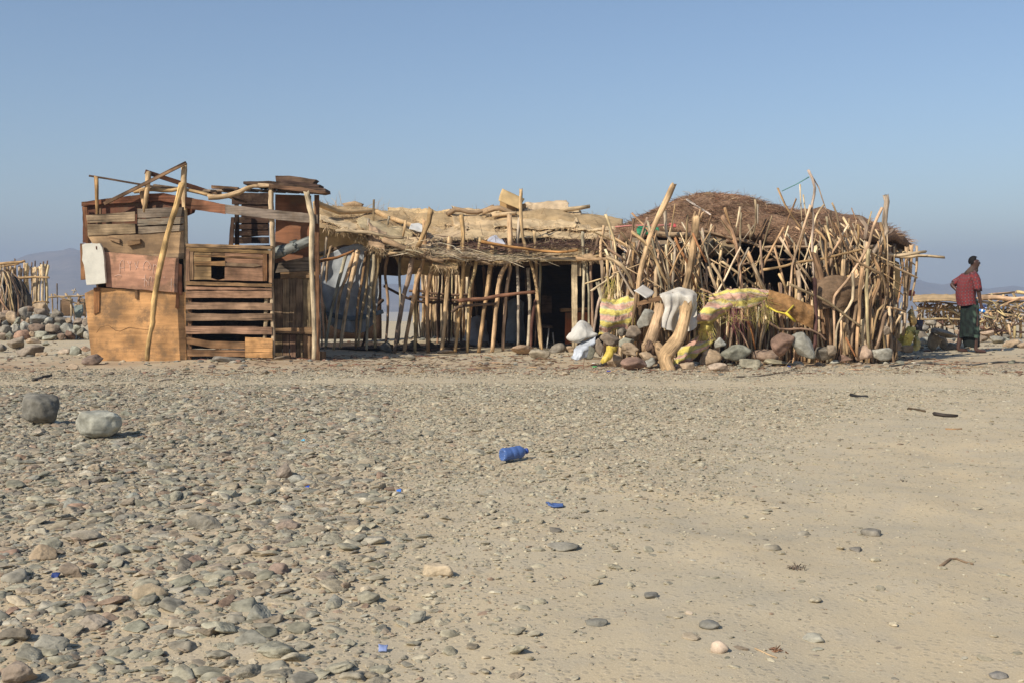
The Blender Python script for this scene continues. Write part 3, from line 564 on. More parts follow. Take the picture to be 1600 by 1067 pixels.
bd('roof_board', [(330, 290), (372, 293), (372, 297), (330, 295)], YS + .2, .08, lin((132, 98, 68)), sh)
bd('roof_board', [(336, 300), (386, 315), (384, 318), (330, 303)], YS + .3, .05, lin((120, 92, 66)), sh)
# back and side walls (dim inside)
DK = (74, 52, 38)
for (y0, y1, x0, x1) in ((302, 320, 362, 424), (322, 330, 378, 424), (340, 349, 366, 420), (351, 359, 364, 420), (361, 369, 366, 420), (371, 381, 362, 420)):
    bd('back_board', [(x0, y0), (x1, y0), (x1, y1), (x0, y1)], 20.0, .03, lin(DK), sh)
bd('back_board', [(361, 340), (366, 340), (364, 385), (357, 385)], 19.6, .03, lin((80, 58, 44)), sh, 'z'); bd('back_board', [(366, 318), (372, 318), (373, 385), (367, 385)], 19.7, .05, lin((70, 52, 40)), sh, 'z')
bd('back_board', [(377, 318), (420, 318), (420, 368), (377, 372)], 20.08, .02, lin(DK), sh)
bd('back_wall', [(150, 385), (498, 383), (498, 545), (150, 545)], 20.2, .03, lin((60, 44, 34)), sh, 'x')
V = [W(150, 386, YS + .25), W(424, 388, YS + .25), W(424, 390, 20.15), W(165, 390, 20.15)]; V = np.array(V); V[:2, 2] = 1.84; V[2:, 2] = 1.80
mb = MB(); mb.add(np.concatenate([V, V + np.array([0, 0, .03])]), np.array([(3, 2, 1, 0), (4, 5, 6, 7), (0, 1, 5, 4), (1, 2, 6, 5), (2, 3, 7, 6), (3, 0, 4, 7)]), lin((76, 58, 44))); mb.build('hidden_shade_boards', M['board'], sh, smooth=False)  # low ceiling added out of view to keep sun out of the shack
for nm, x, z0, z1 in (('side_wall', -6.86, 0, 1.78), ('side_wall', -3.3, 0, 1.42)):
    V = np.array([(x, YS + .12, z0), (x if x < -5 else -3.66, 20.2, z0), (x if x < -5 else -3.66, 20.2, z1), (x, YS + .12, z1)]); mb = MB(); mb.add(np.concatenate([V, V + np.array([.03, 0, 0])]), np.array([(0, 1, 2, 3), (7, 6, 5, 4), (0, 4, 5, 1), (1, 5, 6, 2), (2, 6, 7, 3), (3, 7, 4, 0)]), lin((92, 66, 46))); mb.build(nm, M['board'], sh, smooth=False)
# leaning pole, pipe
tag(po('pole', [(285, 287, YS - .12), (274, 322, YS - .16), (262, 365, YS - .22), (248, 432, YS - .3), (240, 490, YS - .38), (235, 520, YS - .43), (230, 562, YS - .5)], 8.5, YS, lin((206, 164, 100)), None, wob=.02, taper=(1.15, .85)), 'long pale pole leaning against the plank shack beside its door', 'pole')
mb = MB(); Q = pts([(428, 397, YS + .22), (446, 391, YS + .22), (466, 384, YS + .2), (485, 376, YS + .18)], YS)
tube(mb, Q, .088, lin((128, 130, 122)), 20, 0, 5, vary=0); o = mb.build('pipe', M['metal']); tag(o, 'grey metal pipe lying slantwise under the shack roof', 'pipe')
for k in (.25, .6): mb = MB(); c = Q[0] + (Q[-1] - Q[0]) * k; d = (Q[-1] - Q[0]); d /= np.linalg.norm(d); tube(mb, [c - d * .012, c + d * .012], .095, lin((110, 116, 112)), 20, vary=0); o2 = mb.build('rib', M['metal'], o)
# ------------------------------------------------------------------ stick shelter with mat roof in the middle
YF = 20.7
sl_ = thing('stick_shelter', (-.6, 21.5, 0), 'long stick shelter roofed with torn reed mats and brush', 'shelter')
POSTS = [([(511, 371), (505, 410), (500, 455), (503, 540)], 5, 20.9), ([(517, 385), (509, 440), (509, 545)], 6, 20.95), ([(540, 400), (525, 457), (516, 500), (509, 541)], 7, 20.8), ([(553, 396), (541, 435), (530, 470), (521, 546)], 7, 20.75), ([(559, 394), (551, 432), (544, 468), (532, 542)], 9.5, 20.7),
         ([(572, 394), (565, 440), (559, 481), (556, 543)], 6, 20.75), ([(577, 392), (573, 430), (569, 470), (559, 540)], 6.5, 20.8), ([(585, 397), (582, 430), (577, 470), (572, 546)], 8, 20.7), ([(590, 394), (588, 430), (584, 470), (586, 543)], 8, 20.75), ([(605, 402), (601, 426), (606, 468), (603, 534)], 6.5, 21.1),
         ([(626, 402), (625, 440), (624, 500), (622, 535)], 5.5, 21.3), ([(645, 402), (637, 440), (630, 463), (622, 510), (616, 551)], 10.5, 20.6), ([(664, 345), (662, 397), (656, 425), (650, 447), (638, 510), (632, 549)], 9.5, 20.6), ([(650, 457), (650, 500), (649, 551)], 7, 20.7), ([(676, 405), (671, 440), (668, 470), (669, 551)], 9, 20.65),
         ([(703, 372), (701, 426), (697, 480), (690, 549)], 10, 20.6), ([(721, 337), (723, 375), (724, 406), (719, 480), (711, 548)], 9, 20.6), ([(739, 426), (735, 490), (729, 548)], 6.5, 20.8), ([(751, 373), (742, 420), (734, 460), (730, 550)], 7.5, 20.6), ([(770, 384), (765, 430), (759, 466), (753, 510), (748, 550)], 9.5, 20.55),
         ([(796, 336), (797, 398), (787, 420), (780, 437), (776, 471), (772, 510), (769, 549)], 10, 20.55), ([(797, 415), (790, 471), (786, 549)], 7.5, 20.75), ([(812, 342), (808, 392), (810, 470), (809, 541)], 7, 20.65), ([(814, 297), (815, 342), (821, 387), (835, 432), (840, 470), (847, 546)], 7, 20.6), ([(825, 421), (829, 477), (824, 544)], 8, 20.75),
         ([(835, 362), (838, 426), (841, 505), (845, 545)], 6, 20.7), ([(845, 392), (843, 477), (844, 540)], 5, 20.8), ([(911, 364), (912, 430), (911, 525)], 7, 20.5), ([(916, 390), (919, 450), (921, 528)], 5.5, 20.55), ([(936, 370), (928, 395), (922, 415), (924, 460), (926, 525)], 6.5, 20.5), ([(943, 353), (939, 392), (942, 437), (940, 500)], 6, 20.4), ([(953, 415), (946, 440), (939, 463), (932, 490), (926, 528)], 7, 20.45)]
for P, w_, Y in POSTS: stick(MB(), P, w_ * .76, Y, tc(TAN), wob=.015).build('post', M['branch'], sl_)
o = stick(MB(), [(837, 470), (832, 505), (829, 542)], 5, 20.62, lin((110, 72, 58))).build('post', M['branch'], sl_); o['label'] = 'dark reddish post'
o = slab(MB(), [(893, 409), (902, 409), (902, 550), (894, 550)], 20.45, .08, lin((216, 190, 146)), 'z').build('door_post', M['board'], sl_, smooth=False); o['label'] = 'pale sawn door post'
slab(MB(), [(902, 398), (909, 398), (908, 432), (902, 432)], 20.5, .03, lin((206, 178, 134)), 'z').build('door_board', M['board'], sl_, smooth=False)
for P, w_, Y, c in (([(717, 471), (750, 470), (781, 465), (810, 462), (836, 457)], 6, 20.4, (136, 92, 66)), ([(706, 489), (715, 482), (740, 478), (775, 476)], 5, 20.5, (120, 96, 76)), ([(846, 407), (902, 408)], 6, 20.4, (206, 178, 132)), ([(846, 398), (900, 398)], 4, 20.45, (196, 168, 126)), ([(902, 405), (960, 404), (985, 408)], 6, 20.3, (170, 136, 96)),
                    ([(753, 378), (785, 383), (818, 390), (869, 395), (903, 392)], 4.5, 20.25, (190, 134, 72)), ([(600, 375), (640, 390), (692, 409)], 9, 20.3, (168, 136, 100)), ([(525, 362), (574, 363), (600, 367), (630, 372)], 6, 20.3, (186, 160, 122)), ([(497, 409), (525, 402), (553, 392)], 5, 20.5, (182, 122, 70)), ([(598, 399), (620, 395), (640, 393)], 4, 20.4, (180, 150, 110)), ([(500, 398), (540, 388), (590, 388), (640, 392)], 6, 21.0, (120, 96, 72)), ([(700, 397), (730, 402), (770, 415)], 5, 20.4, (160, 132, 98)),
                    ([(585, 394), (640, 402), (700, 410), (780, 415), (850, 412), (960, 410)], 7, 20.85, (120, 96, 72)), ([(600, 448), (650, 470), (700, 474), (720, 478)], 4, 21.4, (90, 66, 50))):
    stick(MB(), P, w_, Y, lin(c)).build('rail', M['branch'], sl_)
for P, w_, Y in (([(674, 329), (664, 355), (651, 389)], 9, 20.35), ([(584, 313), (583, 347)], 3.5, 21.6), ([(576, 342), (573, 362)], 3.5, 20.9), ([(633, 346), (629, 372)], 4, 21.0), ([(608, 340), (607, 352)], 3, 21.4)): stick(MB(), P, w_, Y, tc(TAN)).build('roof_stake', M['branch'], sl_)
# mat roof
STRAW = [(196, 166, 120), (188, 158, 114), (202, 174, 130), (178, 150, 110)]
xs = [490, 540, 600, 660, 720, 780, 850, 900, 972]
fr = [352, 362, 390, 399, 405, 409, 402, 403, 402]; md = [336, 342, 356, 372, 376, 377, 372, 370, 374]; rg = [321, 327, 333, 338, 338, 334, 330, 334, 350]
rows = [[(x, a, 20.45) for x, a in zip(xs, fr)], [(x, a, 21.5) for x, a in zip(xs, md)], [(x, a, 23.0) for x, a in zip(xs, rg)], [(x, 429, 25.0) for x in xs]]
sheet(MB(), rows, 46, 130, lin((176, 146, 102)), .03, .07, 2.2, 4, fray=.4).build('reed_roof', M['straw'], sl_)
# torn mats lying over it (outline in the photo, distance front and back)
MEDGE = []
def mat_(x0, x1, yt0, yt1, yb0, yb1, yf, yb, amp=.05, curl=6, c=None, mat='straw', nu=26, nv=44):
    n = 4; a = np.linspace(0, 1, n)
    r0 = [(x0 + (x1 - x0) * t + R.uniform(-4, 4), yb0 + (yb1 - yb0) * t + R.uniform(-2, 2), yf) for t in a]
    r1 = [(x0 + (x1 - x0) * t, .5 * (yb0 + (yb1 - yb0) * t + yt0 + (yt1 - yt0) * t) + R.uniform(-2, 2) - 2, (yf * .45 + yb * .55)) for t in a]
    r2 = [(x0 + (x1 - x0) * t + R.uniform(-3, 3), yt0 + (yt1 - yt0) * t + R.uniform(-2.5, 1.5), yb) for t in a]
    r3 = [(p[0] + R.uniform(-4, 4), p[1] + curl, yb + .25) for p in r2]
    sheet(MB(), [r0, r1, r2, r3], nu, nv, c if c is not None else tc(STRAW, 8), .014, amp * .5, 3.5, R.randint(1, 90), fray=.5, ragged=.13, crease=.03).build('roof_mat', M[mat], sl_)
    MEDGE.append((x0, x1, yb0, yb1, yf))
mat_(502, 580, 326, 334, 347, 366, 20.5, 22.6, .03, c=lin((204, 176, 132))); mat_(560, 640, 334, 348, 355, 385, 20.5, 22.2, .05); mat_(575, 600, 352, 366, 384, 392, 20.32, 20.7, .03, 1); mat_(636, 672, 372, 378, 386, 392, 20.3, 20.9, .03, 2)
mat_(607, 658, 326, 329, 356, 360, 22.2, 23.1, .08, 9, lin((212, 178, 126))); mat_(652, 700, 327, 329, 352, 356, 22.1, 23.0, .09, 10, lin((206, 170, 116))); mat_(694, 720, 331, 336, 352, 356, 22.0, 22.8, .07, 12); mat_(708, 792, 325, 333, 356, 362, 21.6, 23.1, .08, 8, lin((200, 168, 122)))
mat_(770, 905, 330, 326, 358, 354, 21.5, 23.0, .07, 7, lin((204, 174, 128)), nv=60); mat_(820, 886, 321, 316, 335, 334, 22.6, 23.2, .10, 8, lin((198, 170, 132))); mat_(868, 962, 332, 349, 356, 366, 21.4, 22.8, .05, 6, lin((206, 176, 130)), nv=60); mat_(730, 860, 352, 352, 372, 370, 20.9, 22.0, .04, 2, lin((198, 168, 122)), nv=60); mat_(850, 968, 354, 356, 372, 372, 20.9, 22.0, .04, 2, lin((200, 170, 124)), nv=60)
mat_(655, 730, 352, 350, 376, 372, 20.9, 22.2, .07, 3, lin((186, 158, 118)))
mat_(676, 716, 404, 408, 416, 419, 20.35, 20.6, .03, 1, lin((214, 178, 120))); mat_(905, 975, 385, 386, 404, 404, 20.35, 20.9, .04, 2, lin((184, 150, 108)))
for P, w_, Y, c in (([(495, 317, 21.0), (512, 325, 21.3), (535, 331, 21.6), (575, 330, 22.0), (590, 331, 22.2)], 9, 21.5, (200, 164, 114)), ([(588, 331, 22.1), (612, 342, 21.9), (630, 349, 21.6), (648, 355, 21.3)], 8, 21.8, (192, 156, 108)), ([(538, 323, 22.6), (555, 320, 22.6), (566, 322, 22.6)], 9, 22.6, (168, 136, 98)), ([(755, 331), (775, 325), (786, 330), (805, 336)], 9, 22.4, (180, 146, 106)), ([(770, 337), (790, 334), (806, 333)], 6, 22.3, (196, 164, 120)), ([(700, 334), (712, 326), (740, 332), (770, 322)], 7, 22.5, (160, 130, 96))):
    stick(MB(), P, w_, Y, lin(c), wob=.03).build('mat_roll', M['straw'], sl_)
# straw and brush on the eaves
def brush(name, n, f, cols, ln, wd, parent, mat='twig'):
    A = []; D = []
    for _ in range(n):
        a, d = f(); A.append(a); D.append(d)
    c = np.array([tc(cols, 14) for _ in range(n)]) * (1 + .5 * fbm(np.array(A), 1.6, 77, 3))[:, None]
    o = strands(MB(), np.array(A), np.array(D), rng.uniform(*ln, n), rng.uniform(*wd, n), c).build(name, M[mat], parent)
    o['kind'] = 'stuff'; return o
def f1():
    x = R.uniform(632, 972) if R.random() < .2 else R.uniform(735, 972); t = R.random(); cy = np.interp(x, [630, 700, 780, 870, 972], [372, 380, 384, 380, 384]); Y = 20.35 + .9 * t
    return W(x, cy + 7 - 15 * t + R.gauss(0, 2.5), Y), (R.gauss(0, 1), R.gauss(0, .5), R.gauss(.0, .18))
brush('brush_layer', 1300, f1, [(112, 84, 68), (96, 72, 62), (132, 100, 80), (120, 90, 78)], (.1, .35), (.006, .014), sl_)
def f2():
    x = R.uniform(628, 850); cy = np.interp(x, [628, 700, 780, 850], [386, 396, 402, 402]); t = R.random()
    return W(x, cy + 4 - 16 * t, 20.22 + .7 * t), (R.choice((-1, 1)), R.gauss(-.15, .3), R.gauss(-.06, .16))
brush('straw_layer', 460, f2, [(186, 164, 128), (168, 148, 116), (150, 130, 104), (204, 184, 148)], (.2, .6), (.009, .024), sl_)
def f3():
    x = R.uniform(500, 975); cy = np.interp(x, xs, fr); return W(x, cy + R.uniform(-3, 3), 20.4 + R.random() * .15), (R.gauss(0, .4), R.gauss(-.3, .2), -1)
brush('mat_fringe', 380, f3, STRAW, (.04, .15), (.005, .011), sl_)
def f4():
    x = R.uniform(500, 960); t = R.random(); cy = np.interp(x, xs, md) * (1 - t) + np.interp(x, xs, rg) * t; return W(x, cy - 2, 21.5 + 1.5 * t), (R.gauss(0, 1), R.gauss(-.4, .5), R.gauss(0.05, .3))
brush('loose_straw', 1500, f4, STRAW, (.15, .45), (.006, .012), sl_)
def f5():
    x0, x1, a, b, yf = R.choice(MEDGE); t = R.random(); return W(x0 + (x1 - x0) * t, a + (b - a) * t - R.uniform(0, 2), yf - .02), (R.gauss(.1, .5), R.gauss(-.5, .3), R.gauss(-.7, .4))
brush('torn_edge', 1300, f5, STRAW + [(150, 120, 84)], (.05, .22), (.005, .012), sl_)
# walls of the dark room and the far side
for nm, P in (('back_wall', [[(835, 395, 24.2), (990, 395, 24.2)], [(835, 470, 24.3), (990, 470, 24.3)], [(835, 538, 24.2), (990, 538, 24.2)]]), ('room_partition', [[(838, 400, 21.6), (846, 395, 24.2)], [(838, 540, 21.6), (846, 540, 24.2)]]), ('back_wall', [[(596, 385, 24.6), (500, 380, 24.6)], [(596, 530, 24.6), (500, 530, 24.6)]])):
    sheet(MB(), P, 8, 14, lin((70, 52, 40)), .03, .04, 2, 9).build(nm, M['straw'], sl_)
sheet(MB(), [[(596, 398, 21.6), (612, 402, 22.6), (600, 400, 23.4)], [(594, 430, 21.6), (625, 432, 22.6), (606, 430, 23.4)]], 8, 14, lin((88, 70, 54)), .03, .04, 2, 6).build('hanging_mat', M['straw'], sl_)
# far row of stakes seen through the shelter
bf = thing('stick_fence', (-1.2, 26.4, 0), 'sunlit fence of pale stakes seen through the open shelter', 'fence')
for i in range(46):
    x = 648 + i * (2.5 if i < 34 else 8) - (0 if i < 34 else 187) + R.uniform(-1.2, 1.2) + 0; t = 412 + R.uniform(-6, 10); stick(MB(), [(x + R.uniform(-3, 3), t), (x + R.uniform(-3, 3), 480), (x + R.uniform(-2, 2), 532)], R.uniform(2.6, 5), 26.4 + R.uniform(-.06, .06), tc(PALE, 14), seg=7).build('stake', M['branch'], bf)
sheet(MB(), [[(662, 416, 26.7), (760, 414, 26.7), (850, 414, 26.7)], [(662, 534, 26.7), (760, 534, 26.7), (850, 534, 26.7)]], 16, 40, lin((104, 80, 60)), .03, .05, 2, 3, fray=.5).build('backing_mat', M['straw'], bf)
for y in (461, 470): stick(MB(), [(640, y - 6), (720, y), (850, y + 2)], 4, 26.25, lin((120, 90, 66))).build('rail', M['branch'], bf)
sheet(MB(), [[(604, 546.4, 21.4), (700, 546.2, 21.35), (790, 546.4, 21.4), (850, 546, 21.4)], [(612, 541, 22.7), (700, 541, 22.7), (790, 541, 22.7), (850, 541, 22.7)], [(640, 534.5, 24.4), (700, 534.5, 24.4), (790, 534.5, 24.4), (850, 534.5, 24.4)]], 26, 60, lin((72, 58, 46)), .02, .03, 3, 5, ragged=.06).build('floor_shade', M['straw'], sl_)  # dark sheet over the sand, its colour paints the shade under the roof
sheet(MB(), [[(500, 546.2, 21.35), (550, 546, 21.35), (606, 546.4, 21.3)], [(500, 541, 22.7), (550, 541, 22.6), (614, 541, 22.7)], [(500, 536, 24.2), (550, 536, 24.2), (606, 536, 24.2)]], 20, 30, lin((78, 64, 52)), .02, .03, 3, 9, ragged=.06).build('floor_shade', M['straw'], sl_)  # another dark sheet, coloured to stand in for the shack's shadow
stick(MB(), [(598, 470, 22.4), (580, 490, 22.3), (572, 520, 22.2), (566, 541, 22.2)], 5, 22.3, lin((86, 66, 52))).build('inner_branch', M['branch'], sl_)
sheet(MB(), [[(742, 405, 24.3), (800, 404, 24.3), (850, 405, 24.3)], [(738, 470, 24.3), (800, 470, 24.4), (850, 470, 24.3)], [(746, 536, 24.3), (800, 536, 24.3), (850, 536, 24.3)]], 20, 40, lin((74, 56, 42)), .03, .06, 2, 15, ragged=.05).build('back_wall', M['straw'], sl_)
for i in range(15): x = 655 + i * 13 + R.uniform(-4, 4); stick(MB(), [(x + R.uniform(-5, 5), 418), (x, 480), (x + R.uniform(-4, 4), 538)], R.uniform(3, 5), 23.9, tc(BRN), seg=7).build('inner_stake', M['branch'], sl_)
for i in range(9): x = 650 + i * 20 + R.uniform(-6, 6); rock('shade_lump', W(x, 541, 22.6), (.3, .25, R.uniform(.12, .3)), (70, 58, 50), 60 + i, None, None, sub=3, parent=sl_)  # dark lumps added to deepen the shade painted on the floor
# grey tarp behind the left posts
tp = sheet(MB(), [[(501, 404, 20.95), (528, 390, 20.95), (562, 384, 20.9), (588, 396, 20.95)], [(503, 440, 20.9), (530, 436, 21.0), (564, 436, 20.88), (592, 440, 20.95)], [(508, 480, 20.95), (534, 486, 20.88), (566, 488, 20.95), (590, 476, 20.95)], [(514, 508, 20.95), (538, 520, 20.9), (568, 522, 20.95), (586, 500, 21.0)]], 30, 46, lin((166, 170, 172)), .004, .03, 3, 12, fold=(.04, 18), crease=.03, ragged=.05).build('tarp', M['cloth'])
tag(tp, 'pale grey tarp hung behind the leftmost posts of the stick shelter', 'tarp')
sheet(MB(), [[(508, 486, 20.86), (550, 494, 20.84), (598, 484, 20.86)], [(510, 494, 20.88), (552, 502, 20.84), (600, 490, 20.88)]], 6, 20, lin((110, 122, 130)), .004, .02, 5, 2).build('hem', M['cloth'], tp)
# box, pole on the roof
bx = thing('cardboard_box', W(800, 333, 22.8), 'opened cardboard box lying on the mat roof', 'box')
slab(MB(), [(781, 313), (805, 322), (806, 333), (780, 334)], 22.7, .03, lin((176, 140, 90)), 'z').build('side', M['cardboard'], bx, smooth=False)
slab(MB(), [(805, 322, 22.7), (821, 318, 23.0), (822, 329, 23.0), (806, 333, 22.7)], 22.7, .02, lin((160, 124, 80)), 'z').build('side', M['cardboard'], bx, smooth=False)
sheet(MB(), [[(779, 314, 22.5), (812, 327, 22.5)], [(781, 305, 22.55), (816, 318, 22.6)], [(785, 295, 22.7), (820, 311, 22.75)]], 10, 12, lin((206, 170, 112)), .012, .006, 4, 2).build('flap', M['cardboard'], bx)
tag(stick(MB(), [(876, 329), (900, 326), (921, 323)], 7, 22.6, lin((200, 172, 130)), wob=.005).build('log', M['branch']), 'short pale log lying on the roof ridge pointing right', 'log')
sk_ = sheet(MB(), [[(640, 356, 20.9), (655, 362, 20.9), (664, 362, 20.9)], [(642, 350, 21.1), (655, 350, 21.2), (664, 354, 21.1)], [(642, 352, 21.5), (655, 354, 21.5), (664, 358, 21.4)]], 12, 14, lin((196, 192, 182)), .02, .03, 6, 3).build('rag', M['cloth']); tag(sk_, 'crumpled pale rag on the mat roof beside the leaning stake', 'rag')
sk_ = sheet(MB(), [[(760, 378, 20.5), (775, 383, 20.45), (790, 382, 20.5)], [(765, 372, 20.8), (775, 371, 20.9), (784, 374, 20.9)], [(765, 372, 21.1), (775, 372, 21.2), (784, 374, 21.1)]], 12, 14, lin((184, 184, 190)), .01, .03, 6, 5).build('rag', M['cloth']); tag(sk_, 'bluish grey rag lying on the eaves above the open bays', 'rag')
# desk and chair in the dark room
dk = thing('desk', W(890, 540, 22.3) * np.array([1, 1, 0]), 'orange brown desk standing inside the dark doorway', 'desk')
slab(MB(), [(876, 483), (925, 481), (925, 486), (876, 488)], 21.9, .7, lin((150, 116, 80))).build('desk_top', M['board'], dk, smooth=False)
slab(MB(), [(883, 489), (925, 488), (925, 536), (883, 538)], 22.0, .02, lin((176, 96, 52)), 'z').build('front_panel', M['plywood'], dk, smooth=False)
mb = MB(); beam(mb, W(881, 489, 21.95), W(881, 545, 21.95), .03, .03, lin((60, 54, 50))); mb.build('leg', M['metal'], dk, smooth=False)
ch = thing('chair', W(855, 545, 21.9) * np.array([1, 1, 0]), 'metal framed chair in the dark doorway left of the desk', 'chair')
for P in ([(858, 511), (856, 530), (854, 548)], [(846, 512), (845, 548)], [(864, 520), (866, 546)]): stick(MB(), P, 2.4, 21.7, lin((180, 178, 172)), wob=0).build('leg', M['metal'], ch)
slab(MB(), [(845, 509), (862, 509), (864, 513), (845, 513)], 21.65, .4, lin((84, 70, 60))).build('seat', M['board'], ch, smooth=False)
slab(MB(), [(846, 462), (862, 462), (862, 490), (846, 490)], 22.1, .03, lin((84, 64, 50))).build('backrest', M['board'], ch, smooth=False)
gs = sheet(MB(), [[(728, 500, 23.4), (745, 492, 23.4), (760, 502, 23.4)], [(725, 525, 23.1), (745, 520, 23.0), (764, 526, 23.1)], [(724, 543, 23.1), (745, 543, 23.0), (765, 543, 23.1)]], 14, 20, lin((150, 150, 152)), .08, .05, 3, 8).build('sack', M['cloth']); tag(gs, 'grey bundle lying inside the shelter behind the middle posts', 'sack')
gs = sheet(MB(), [[(794, 470, 23.2), (808, 466, 23.3), (818, 472, 23.2)], [(792, 505, 23.0), (806, 500, 22.9), (820, 506, 23.0)], [(790, 535, 23.0), (806, 536, 22.9), (822, 535, 23.0)]], 14, 20, lin((140, 146, 150)), .03, .04, 3, 5).build('tarp', M['cloth']); tag(gs, 'dim grey cloth hanging inside the shelter beside the dark doorway', 'cloth')
# ------------------------------------------------------------------ brush roofed round hut at right
hut = thing('thatched_hut', (4.56, 20.6, 0), 'round hut with reddish brown brush dome roof behind the stick fence', 'hut')
HC = (4.56, 20.6); RX, RY = 2.78, 2.45
SIL = [(948, 372), (965, 352), (1000, 336), (1040, 319), (1070, 305), (1092, 301), (1125, 303), (1155, 308), (1185, 319), (1220, 329), (1262, 331), (1300, 338), (1340, 347), (1370, 362), (1396, 378), (1412, 392)]
sx_ = np.array([(p[0] - 800) / F * 20.6 for p in SIL]); sz_ = np.array([H - (p[1] + 7 - HY) / F * 20.6 for p in SIL])
def dome_z(x, y):
    xn = np.clip((x - HC[0]) / RX, -1, 1); yn = np.clip((y - HC[1]) / (RY * np.sqrt(np.maximum(1e-4, 1 - np.abs(xn) ** 3))), -1, 1)
    zs = np.interp(x, sx_, sz_); ze = 1.95
    return ze + np.maximum(zs - ze, .02) * np.sqrt(np.maximum(0, 1 - np.abs(yn) ** 2.2))
nr, na = 34, 110; V = []; r_ = np.linspace(0, 1, nr) ** .8; a_ = np.linspace(0, 2 * np.pi, na, endpoint=False)
for k in range(nr):
    x = HC[0] + RX * r_[k] * np.sign(np.cos(a_)) * np.abs(np.cos(a_)) ** .9; y = HC[1] + RY * r_[k] * np.sin(a_); V.append(np.stack([x, y, dome_z(x, y)], 1))
V = np.array(V); V[:, :, 2] += .10 * fbm(V, 1.8, 4, 3) + .04 * noise3(V, 6, 5); V = np.concatenate([V, V[::-1] - np.array([0, 0, .14])]).reshape(-1, 3)
mb = MB(); mb.add(V, grid_faces(nr * 2, na, True)[:, ::-1], lin((142, 108, 80)), V); mb.build('brush_roof', M['brush'], hut)
def fd():
    a = R.uniform(0, 6.28); r = math.sqrt(R.random()); x = HC[0] + RX * r * math.cos(a); y = HC[1] + RY * r * math.sin(a) if R.random() < .3 else HC[1] - abs(RY * r * math.sin(a))
    return (x, y, float(dome_z(np.array(x), np.array(y))) + R.uniform(-.04, .05)), (R.gauss(0, 1), R.gauss(0, .8), R.gauss(.02, .16))
brush('twig_cover', 15000, fd, [(154, 116, 86), (134, 98, 74), (172, 132, 98), (156, 110, 80), (184, 150, 114), (118, 88, 68)], (.06, .22), (.005, .011), hut)
def ring(z0, z1, a0, a1, rx, ry, n=30, seed=3):
    rows = []
    for z in (z0, (z0 + z1) / 2, z1): rows.append([(HC[0] + rx * math.cos(a), HC[1] + ry * math.sin(a), z) for a in np.linspace(a0, a1, 24)])
    return sheet(MB(), rows, 8, 60, lin((84, 62, 46)), .03, .03, 2, seed, px=False)
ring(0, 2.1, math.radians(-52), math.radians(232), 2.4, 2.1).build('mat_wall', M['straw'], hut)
# mat band under the eaves, tan panels at the right corner
for x0, x1, y0, y1 in ((1096, 1150, 374, 398), (1135, 1200, 366, 384), (1190, 1262, 366, 386), (1255, 1330, 372, 392), (1320, 1396, 384, 396)):
    a = np.linspace(x0, x1, 4); sheet(MB(), [[(x, y0 + R.uniform(-3, 3), 18.35) for x in a], [(x, (y0 + y1) / 2, 18.15) for x in a], [(x, y1 + R.uniform(-4, 3), 18.2) for x in a]], 10, 24, tc([(156, 130, 98), (144, 120, 92)]), .02, .05, 3, R.randint(1, 50), fray=.5).build('eave_mat', M['straw'], hut)
sheet(MB(), [[(985, 372, 18.2), (1015, 376, 18.2), (1045, 378, 18.2)], [(985, 392, 18.1), (1015, 398, 18.1), (1045, 398, 18.1)], [(985, 404, 18.15), (1015, 420, 18.15), (1045, 414, 18.15)]], 12, 20, lin((150, 128, 100)), .02, .05, 3, 7).build('eave_mat', M['straw'], hut)
for rows, c in (([[(1364, 394, 17.9), (1398, 388, 17.9)], [(1364, 410, 17.8), (1394, 410, 17.85)]], (196, 162, 104)), ([[(1376, 416, 17.9), (1406, 414, 17.9)], [(1380, 465, 17.9), (1407, 466, 17.9)]], (200, 166, 108))):
    sheet(MB(), rows, 10, 10, lin(c), .015, .025, 3, R.randint(1, 30)).build('corner_panel', M['cardboard'], hut)
for P, w_, Y, c in (([(1395, 385), (1394, 450), (1393, 535)], 8, 17.75, (132, 98, 68)), ([(1408, 392), (1412, 430), (1416, 470), (1410, 500)], 5, 17.9, (176, 146, 108)), ([(1417, 387), (1414, 440), (1411, 500)], 5.5, 17.9, (196, 160, 118)), ([(1424, 384), (1420, 430), (1416, 475)], 5.5, 17.95, (188, 152, 110)), ([(1433, 385), (1430, 430), (1423, 470)], 4, 18.0, (196, 164, 124)), ([(1386, 385), (1388, 440), (1389, 530)], 5, 18.1, (150, 116, 84))):
    stick(MB(), P, w_, Y, lin(c)).build('post', M['branch'], hut)
for P, w_, Y, c in (([(1363, 395), (1390, 399), (1417, 399), (1446, 394)], 5.5, 17.6, (200, 172, 132)), ([(1400, 401), (1420, 403), (1438, 402), (1475, 403)], 5, 17.7, (206, 176, 132)), ([(1376, 409), (1396, 417), (1412, 423), (1434, 435)], 4.5, 17.5, (190, 158, 118)), ([(1400, 398), (1418, 396), (1436, 400)], 6, 17.9, (210, 180, 130)),
                    ([(1015, 365), (1050, 366), (1096, 369)], 9, 17.85, (176, 146, 110)), ([(1096, 366), (1125, 369), (1153, 375), (1180, 384), (1220, 399)], 5.5, 17.95, (150, 122, 92)), ([(1100, 362), (1140, 372), (1185, 386), (1223, 412)], 4, 17.9, (144, 116, 86)), ([(1195, 388), (1240, 386), (1280, 387)], 5, 17.8, (156, 128, 98)), ([(1278, 392), (1320, 391), (1370, 385)], 7, 17.9, (140, 118, 92)), ([(1255, 372), (1300, 372), (1340, 378)], 4, 18.3, (110, 92, 74)), ([(1150, 415), (1200, 408), (1245, 405)], 4, 17.9, (150, 120, 92))):
    stick(MB(), P, w_, Y, lin(c)).build('rail', M['branch'], hut)
